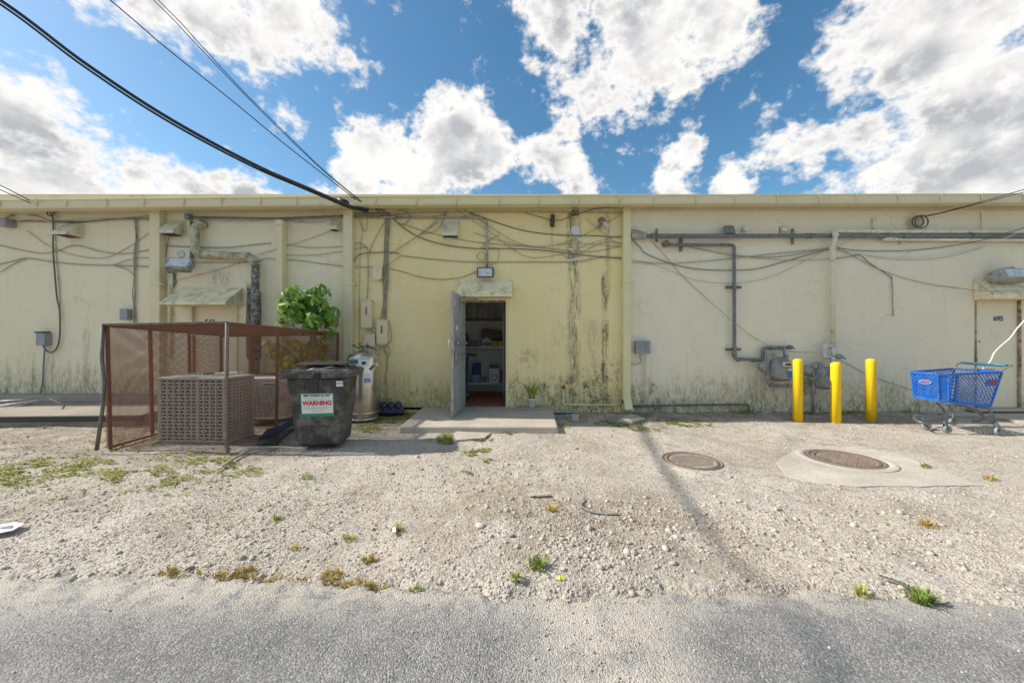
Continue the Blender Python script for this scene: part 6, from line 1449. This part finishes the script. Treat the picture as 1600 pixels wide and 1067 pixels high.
MB().prism([onfront(.27,.68,.020), onfront(.31,.63,.020), onfront(.63,.63,.020), onfront(.60,.69,.020)], (.002,0,0)).build('badge_print', MAT['red'], bd)
mb = MB()
for k in range(14):
    u = .06+.88*k/13; mb.bar(onfront(u,.03,0), onfront(u,.97,0), .004, .006, (1,0,0))
mb.build('front_ribs', MAT['cart_blue'], ct, kind='stuff')
# handle and seat wires
hn, hf = Vector((7.00,5.13,.99)), Vector((7.16,5.80,.995))
MB().tube([hn.lerp(hf,.02), hn.lerp(hf,.98)], .018, 10).build('handle', MAT['cart_bar'], ct)
st = 'cart_steel'
MB().tube(smooth([NRt+Vector((-.02,0,0)), NRt+Vector((.03,-.02,.06)), hn+Vector((.02,-.02,0)), hn]), .011, 8).build('handle_arm', MAT[st], ct)
MB().tube(smooth([RRt+Vector((-.02,0,0)), RRt+Vector((.03,.0,.06)), hf+Vector((.02,.02,0)), hf]), .011, 8).build('handle_arm', MAT[st], ct)
a, b = RRt.lerp(FRt if False else FCt, .22)+up*.02, RRt.lerp(FCt,.22)
MB().tube(smooth([P(1491,577,5.62), P(1494,571,5.62), P(1501,567,5.66), P(1515,568,5.70), P(1560,571,5.3), P(1566,572,5.2)], 5), .009, 6).build('seat_frame', MAT[st], ct)
mb = MB()
mb.tube([P(1497,575,5.6), P(1555,577,5.35)], .006, 5)
for k in range(13):
    f = k/12; mb.tube([P(1494+60*f,574.5+1.5*f,5.62-.25*f), P(1489+50*f,588+2*f,5.55-.2*f)], .0035, 4)
mb.build('seat_wires', MAT[st], ct, kind='stuff')
mb = MB()
for k in range(12):
    f = k/11; mb.tube([NRt.lerp(RRt, f)+up*.0, NRb.lerp(RRb, f)], .0035, 4)
for k in range(4): mb.tube([NRb.lerp(NRt, k/4), RRb.lerp(RRt, k/4)], .0035, 4)
mb.build('rear_gate', MAT[st], ct, kind='stuff')
def Z(x, y, Y): return P(1400+x/4.85, 480+y/4.85, Y)
for pts in ([Z(310,722,5.55), Z(335,745,5.55), Z(368,785,5.58), Z(355,808,5.60), Z(318,812,5.62)], [Z(400,735,5.30), Z(412,760,5.28), Z(432,795,5.28), Z(428,845,5.28)],
            [Z(450,738,5.35), Z(520,748,5.32), Z(580,775,5.30), Z(645,815,5.28), Z(650,845,5.28), Z(610,860,5.28), Z(575,858,5.28)],
            [Z(610,752,5.22), Z(690,760,5.20), Z(725,800,5.18), Z(752,845,5.18), Z(748,885,5.20)], [Z(470,740,5.7), Z(560,752,5.75), Z(640,790,5.8), Z(665,840,5.82)]):
    MB().tube(smooth(pts, 5), .013, 8).build('frame_leg', MAT[st], ct)
MB().tube(smooth([Z(748,876,5.2), Z(600,874,5.22), Z(480,873,5.25), Z(260,878,5.27), Z(190,868,5.30), Z(140,845,5.42), Z(150,826,5.55), Z(240,824,5.68), Z(400,822,5.78), Z(560,828,5.82), Z(665,838,5.82), Z(748,876,5.2)], 5), .014, 8).build('base_rail', MAT[st], ct)
for (wx_, wy_, Y_, rz0) in ((230,897,5.50,.5),(388,923,5.24,.1),(770,934,5.17,-.3),(432,872,5.80,.2)):
    c = Z(wx_, wy_, Y_); c.z = max(c.z, g1(c.x, c.y)+.058); r = .056
    w = thing('x', c, '', '') if False else None
    wh = MB(); n = 20; ax = Vector((math.sin(rz0), math.cos(rz0), 0)); sx_ = Vector((math.cos(rz0), -math.sin(rz0), 0)); vs = []
    for (rr_, h) in ((.02,-.012),(r*.94,-.014),(r,-.008),(r,.008),(r*.94,.014),(.02,.012)):
        for k in range(n): a = 2*math.pi*k/n; vs.append(c+sx_*rr_*math.cos(a)+up*rr_*math.sin(a)+ax*h)
    wh.add(vs, [(i*n+k, i*n+(k+1)%n, (i+1)*n+(k+1)%n, (i+1)*n+k) for i in range(5) for k in range(n)], True)
    wo_ = wh.build('wheel', MAT['castor'], ct)
    fk = MB()
    for s_ in (-1, 1): fk.bar(c+ax*.022*s_, c+ax*.022*s_+sx_*(-.03)+up*.085, .03, .004, ax)
    fk.bar(c+sx_*(-.03)+up*.085-ax*.026, c+sx_*(-.03)+up*.085+ax*.026, .04, .012); fk.bar(c+sx_*(-.03)+up*.085, c+sx_*(-.03)+up*.12, .025, .025)
    fk.build('castor_fork', MAT[st], wo_); MB().tube([c-ax*.024, c+ax*.024], .014, 8).build('hub', MAT['iron'], wo_)
# ------------------------------------------------------------------ plants
def leafmesh(name, mat, w=.36, fold=.12, droop=.30):
    vs = [(0,0,0)]; prof = [(.12,.06),(.35,.26),(.6,w),(.8,w*.85),(.93,w*.45)]
    fs = []; rows_ = []
    for t, ww in prof:
        z = -droop*t*t; i = len(vs); vs += [(t,-ww/2,z+fold*ww),(t,0,z),(t,ww/2,z+fold*ww)]; rows_.append(i)
    tip = len(vs); vs.append((1,0,-droop))
    i = rows_[0]; fs += [(0,i,i+1),(0,i+1,i+2)]
    for a, b in zip(rows_, rows_[1:]): fs += [(a,b,b+1,a+1),(a+1,b+1,b+2,a+2)]
    i = rows_[-1]; fs += [(i,tip,i+1),(i+1,tip,i+2)]
    me = bpy.data.meshes.new(name); me.from_pydata(vs, [], fs); me.materials.append(mat)
    me.polygons.foreach_set('use_smooth', [True]*len(fs)); return me
pl = thing('umbrella_tree', (-3.5, 6.35, 0), 'glossy green umbrella tree growing out of the back corner of the cage', 'tree')
lm = leafmesh('leaf', MAT['leaf']); lvs = np.array([v.co[:] for v in lm.vertices]); lfs = [tuple(p.vertices) for p in lm.polygons]
rr_ = random.Random(11)
MB().tube(smooth([Vector((-3.62,6.45,0)), Vector((-3.66,6.42,.5)), Vector((-3.55,6.38,1.0)), Vector((-3.48,6.36,1.5)), Vector((-3.45,6.34,1.8))], 5), [.030]*20+[.02]*1 if False else .026, 8).build('trunk', MAT['bark'], pl)
mb = MB(); whorls = []
tries = 0
while len(whorls) < 37 and tries < 6000:
    tries += 1
    a = rr_.uniform(0, 6.283); e = rr_.uniform(-.9, 1.35); q = rr_.uniform(.66, 1.24)
    d = Vector((math.cos(a)*math.cos(e), math.sin(a)*math.cos(e), math.sin(e)))
    p = Vector((-3.43,6.20,1.79))+Vector((d.x*.52, d.y*.38, d.z*.43))*q+Vector((0,0,.03))
    if p.y > 6.6 or (d.y > .25) or (d.z < -.3 and d.x < 0): continue
    if any((p-w_[0]).length < .112 for w_ in whorls): continue
    whorls.append((p, d))
cnt = 0
for p, d in whorls:
    stem = Vector((-3.46,6.34,1.55))+Vector((0,0,rr_.uniform(-.1,.25))); mb.tube([stem, stem.lerp(p,.5)+Vector((0,0,-.03)), p], .006, 5)
    ax = (d+Vector((0,0,.55))+Vector((0,-.25,0))).normalized(); q0 = ax.to_track_quat('Z', 'Y'); n = rr_.choice((7,8,8,9)); ph = rr_.uniform(0,6.28)
    for k in range(n):
        if cnt >= 298: break
        o = bpy.data.objects.new('leaf', lm); col.objects.link(o); o.parent = pl; ORG[o.name] = ORG[pl.name]
        s_ = rr_.uniform(.13, .205)
        M2 = Matrix.Translation(p-Vector(pl.location)) @ q0.to_matrix().to_4x4() @ Matrix.Rotation(ph+6.283*k/n, 4, 'Z') @ Matrix.Rotation(R(rr_.uniform(5, 55)), 4, 'Y') @ Matrix.Diagonal((s_, s_*rr_.uniform(.9,1.25), s_, 1))
        l_, r_, sc_ = M2.decompose(); o.location = l_; o.rotation_mode = 'QUATERNION'; o.rotation_quaternion = r_; o.scale = sc_; cnt += 1
mb.build('branches', MAT['bark'], pl)
vs, fs = [], []
for i in range(30):
    a = rr_.uniform(0, 6.283); e = rr_.uniform(-.6, 1.4); q = rr_.uniform(.35, .95)
    p = Vector((-3.46,6.22,1.82))+Vector((math.cos(a)*math.cos(e)*.50, math.sin(a)*math.cos(e)*.30, math.sin(e)*.40))*q
    ph = rr_.uniform(0, 6.28); tq = Vector((rr_.uniform(-.6,.6), rr_.uniform(-.8,.2), 1)).to_track_quat('Z','Y').to_matrix()
    for k in range(8):
        s_ = rr_.uniform(.12, .2); m = Matrix.Translation(p) @ tq.to_4x4() @ Matrix.Rotation(ph+6.283*k/8, 4, 'Z') @ Matrix.Rotation(R(rr_.uniform(10,60)), 4, 'Y') @ Matrix.Scale(s_, 4)
        o = len(vs); vs += [m @ Vector(v) for v in lvs]; fs += [tuple(j+o for j in f) for f in lfs]
MB().add(vs, fs, True).build('inner_foliage', MAT['leaf'], pl, fix=False, kind='stuff')
# the lower, yellower foliage inside the cage
vs, fs = [], []
mb = MB()
for i in range(85):
    a = rr_.uniform(0, 6.283); q = rr_.random()**.5
    p = Vector((-3.80+.52*q*math.cos(a), 6.35+rr_.uniform(-.25,.15), 1.10+.32*q*math.sin(a)))
    if rr_.random() < .3: p = Vector((-3.36+rr_.uniform(-.2,.2), 6.38+rr_.uniform(-.15,.1), 1.15+rr_.uniform(-.3,.35)))
    if rr_.random() < .25: mb.tube([Vector((-3.6,6.4,.75)), p.lerp(Vector((-3.6,6.4,.9)),.4)+Vector((0,0,.05)), p], .006, 4)
    ph = rr_.uniform(0, 6.28); n = rr_.choice((5,6,7,7)); tq = Vector((rr_.uniform(-.5,.5), -.7, .7)).to_track_quat('Z','Y').to_matrix()
    for k in range(n):
        s_ = rr_.uniform(.09, .15); m = Matrix.Translation(p) @ tq.to_4x4() @ Matrix.Rotation(ph+6.283*k/n, 4, 'Z') @ Matrix.Rotation(R(rr_.uniform(10,50)), 4, 'Y') @ Matrix.Scale(s_, 4)
        o = len(vs); vs += [m @ Vector(v) for v in lvs]; fs += [tuple(j+o for j in f) for f in lfs]
MB().add(vs, fs, True).build('lower_foliage', MAT['leaf_y'], pl, fix=False, kind='stuff', label='yellow-green lower leaves behind the cage mesh'); mb.build('stems', MAT['bark'], pl)
# snake plant
pc = Vector((wx(831)*.965, 6.56, .152)); pc.x = (831-800)*6.56/F
sp_t = thing('potted_plant', pc, 'small snake plant with yellow-edged leaves in a white pot on the paving block', 'potted plant')
MB().lathe([(.055,0),(.06,.003),(.075,.13),(.084,.132),(.085,.155),(.076,.155),(.072,.125),(.0,.125)], pc, 24).build('pot', MAT['pot'], sp_t)
MB().lathe([(.0,.126),(.071,.128)], pc, 16).build('soil', MAT['bark'], sp_t)
for k in range(15):
    a = rr_.uniform(0, 6.283); h = rr_.uniform(.18, .36); ln = rr_.uniform(.10, .42); d = Vector((math.cos(a), math.sin(a)*.6, 0)); b0_ = pc+d*.03+up*.127; sd = Vector((rr_.uniform(-.3,.3)+d.y, -d.x, 0)); sd = Vector((.9,rr_.uniform(-.4,.4),0)).normalized()
    vs = []
    for t, w in ((0,.016),(.3,.022),(.6,.020),(.85,.011)):
        c = b0_+d*h*ln*t*t*1.2+up*h*t; vs += [c-sd*w+Vector((0,-.003,0)), c+Vector((0,.004,0)), c+sd*w+Vector((0,-.003,0))]
    vs.append(b0_+d*h*ln*1.2+up*h)
    fs = [q for j in range(3) for q in ((3*j,3*j+1,3*j+4,3*j+3),(3*j+1,3*j+2,3*j+5,3*j+4))]+[(9,10,12),(10,11,12)]
    MB().add(vs, fs, True).build('leaf', MAT['snake'], sp_t, fix=False)
# nursery tray
tr = thing('cup_tray', (-2.28,6.45,.03), 'dark blue moulded tray with round cups lying by the wall left of the step', 'tray')
MB().hexa([P(589,646,6.35),P(633,645,6.35),P(633,642,6.7),P(593,642,6.7)], [P(592,636,6.37),P(631,636,6.37),P(629,634,6.66),P(597,634,6.66)]).build('tray_body', MAT['dark_tray'], tr, bevel=.012)
for i in range(3):
    for j in range(2):
        c = P(600+11.5*i-j*1, 636-j*1.5, 6.42+.16*j); MB().lathe([(.062,-.03),(.058,.04),(.048,.075),(.044,.075),(.04,.03)], c, 18).build('cup', MAT['dark_tray'], tr)
# ------------------------------------------------------------------ litter on the ground
o = MB()
pts = smooth([G(898,774,.02)+up*.06, G(902,784,.02)+up*.02, G(912,795,.02)+up*.012, G(932,800,.02), G(967,801,.015)], 6)
for a, b in zip(pts, pts[1:]): o.bar(a, b+(b-a)*.05, .022, .003)
o = o.build('metal_strap', MAT['galv']); recentre(o); tag(o, 'bent grey metal strap with one end curled up in the gravel', 'metal strap')
o = MB(); pts = smooth([G(1374,898,.012), G(1400,907,.014), G(1428,919,.014), G(1452,927,.012)], 4)
for a, b in zip(pts, pts[1:]): o.bar(a, b, .016, .006)
for a, b in zip(pts, pts[1:]): o.bar(a+Vector((.03,-.015,0)), b+Vector((.0,-.012,0)), .007, .005)
o = o.build('plastic_strip', MAT['old_steel']); recentre(o); tag(o, 'dark flat strip lying at the asphalt edge at the right', 'strip')
t = thing('paper_sheet', G(12,825,0), 'white paper sheet with blue print at the left edge of the photograph', 'paper')
q = [G(-30,838,.016), G(-30,824,.03), G(22,815,.02), G(38,817,.022), G(20,828,.018)]
MB().prism(q, (0,0,.0015)).build('sheet', MAT['white'], t)
MB().prism([G(-28,832,.0215), G(-28,829,.026), G(20,820,.0235), G(20,824,.021)], (0,0,.002)).build('blue_print', MAT['purple'], t)
o = MB().add([G(868,903,.012), G(874,898,.03), G(882,900,.028), G(881,906,.012), G(875,905,.02)], [(0,4,1),(1,4,3,2)]).build('fallen_leaf', simple('yellow_leaf', (.62,.56,.03), .5)); recentre(o); tag(o, 'bright yellow fallen leaf beside the rounded stone', 'leaf')
o = MB().tube(smooth([G(1145,935,.02), G(1450-0,945,.02)] if False else [G(1452,941,.02), G(1475,943,.016), G(1482,940,.02)], 4), .004, 5).build('twig', MAT['bark']); recentre(o); tag(o, 'brown twig beside the right-hand grass tuft', 'twig')
for (pts, lb) in (([(612,832),(613,824),(618,822),(619,831)], 'small pale plastic scrap by the straw-coloured clump'), ([(822,771),(855,768),(858,772),(828,775)], 'flat grey scrap on the gravel above the large stone')):
    o = MB().prism([G(a,b,.022) for a, b in pts], (0,0,.004)).build('litter_scrap', MAT['pot' if 'pale' in lb else 'conc']); recentre(o); tag(o, lb, 'scrap')
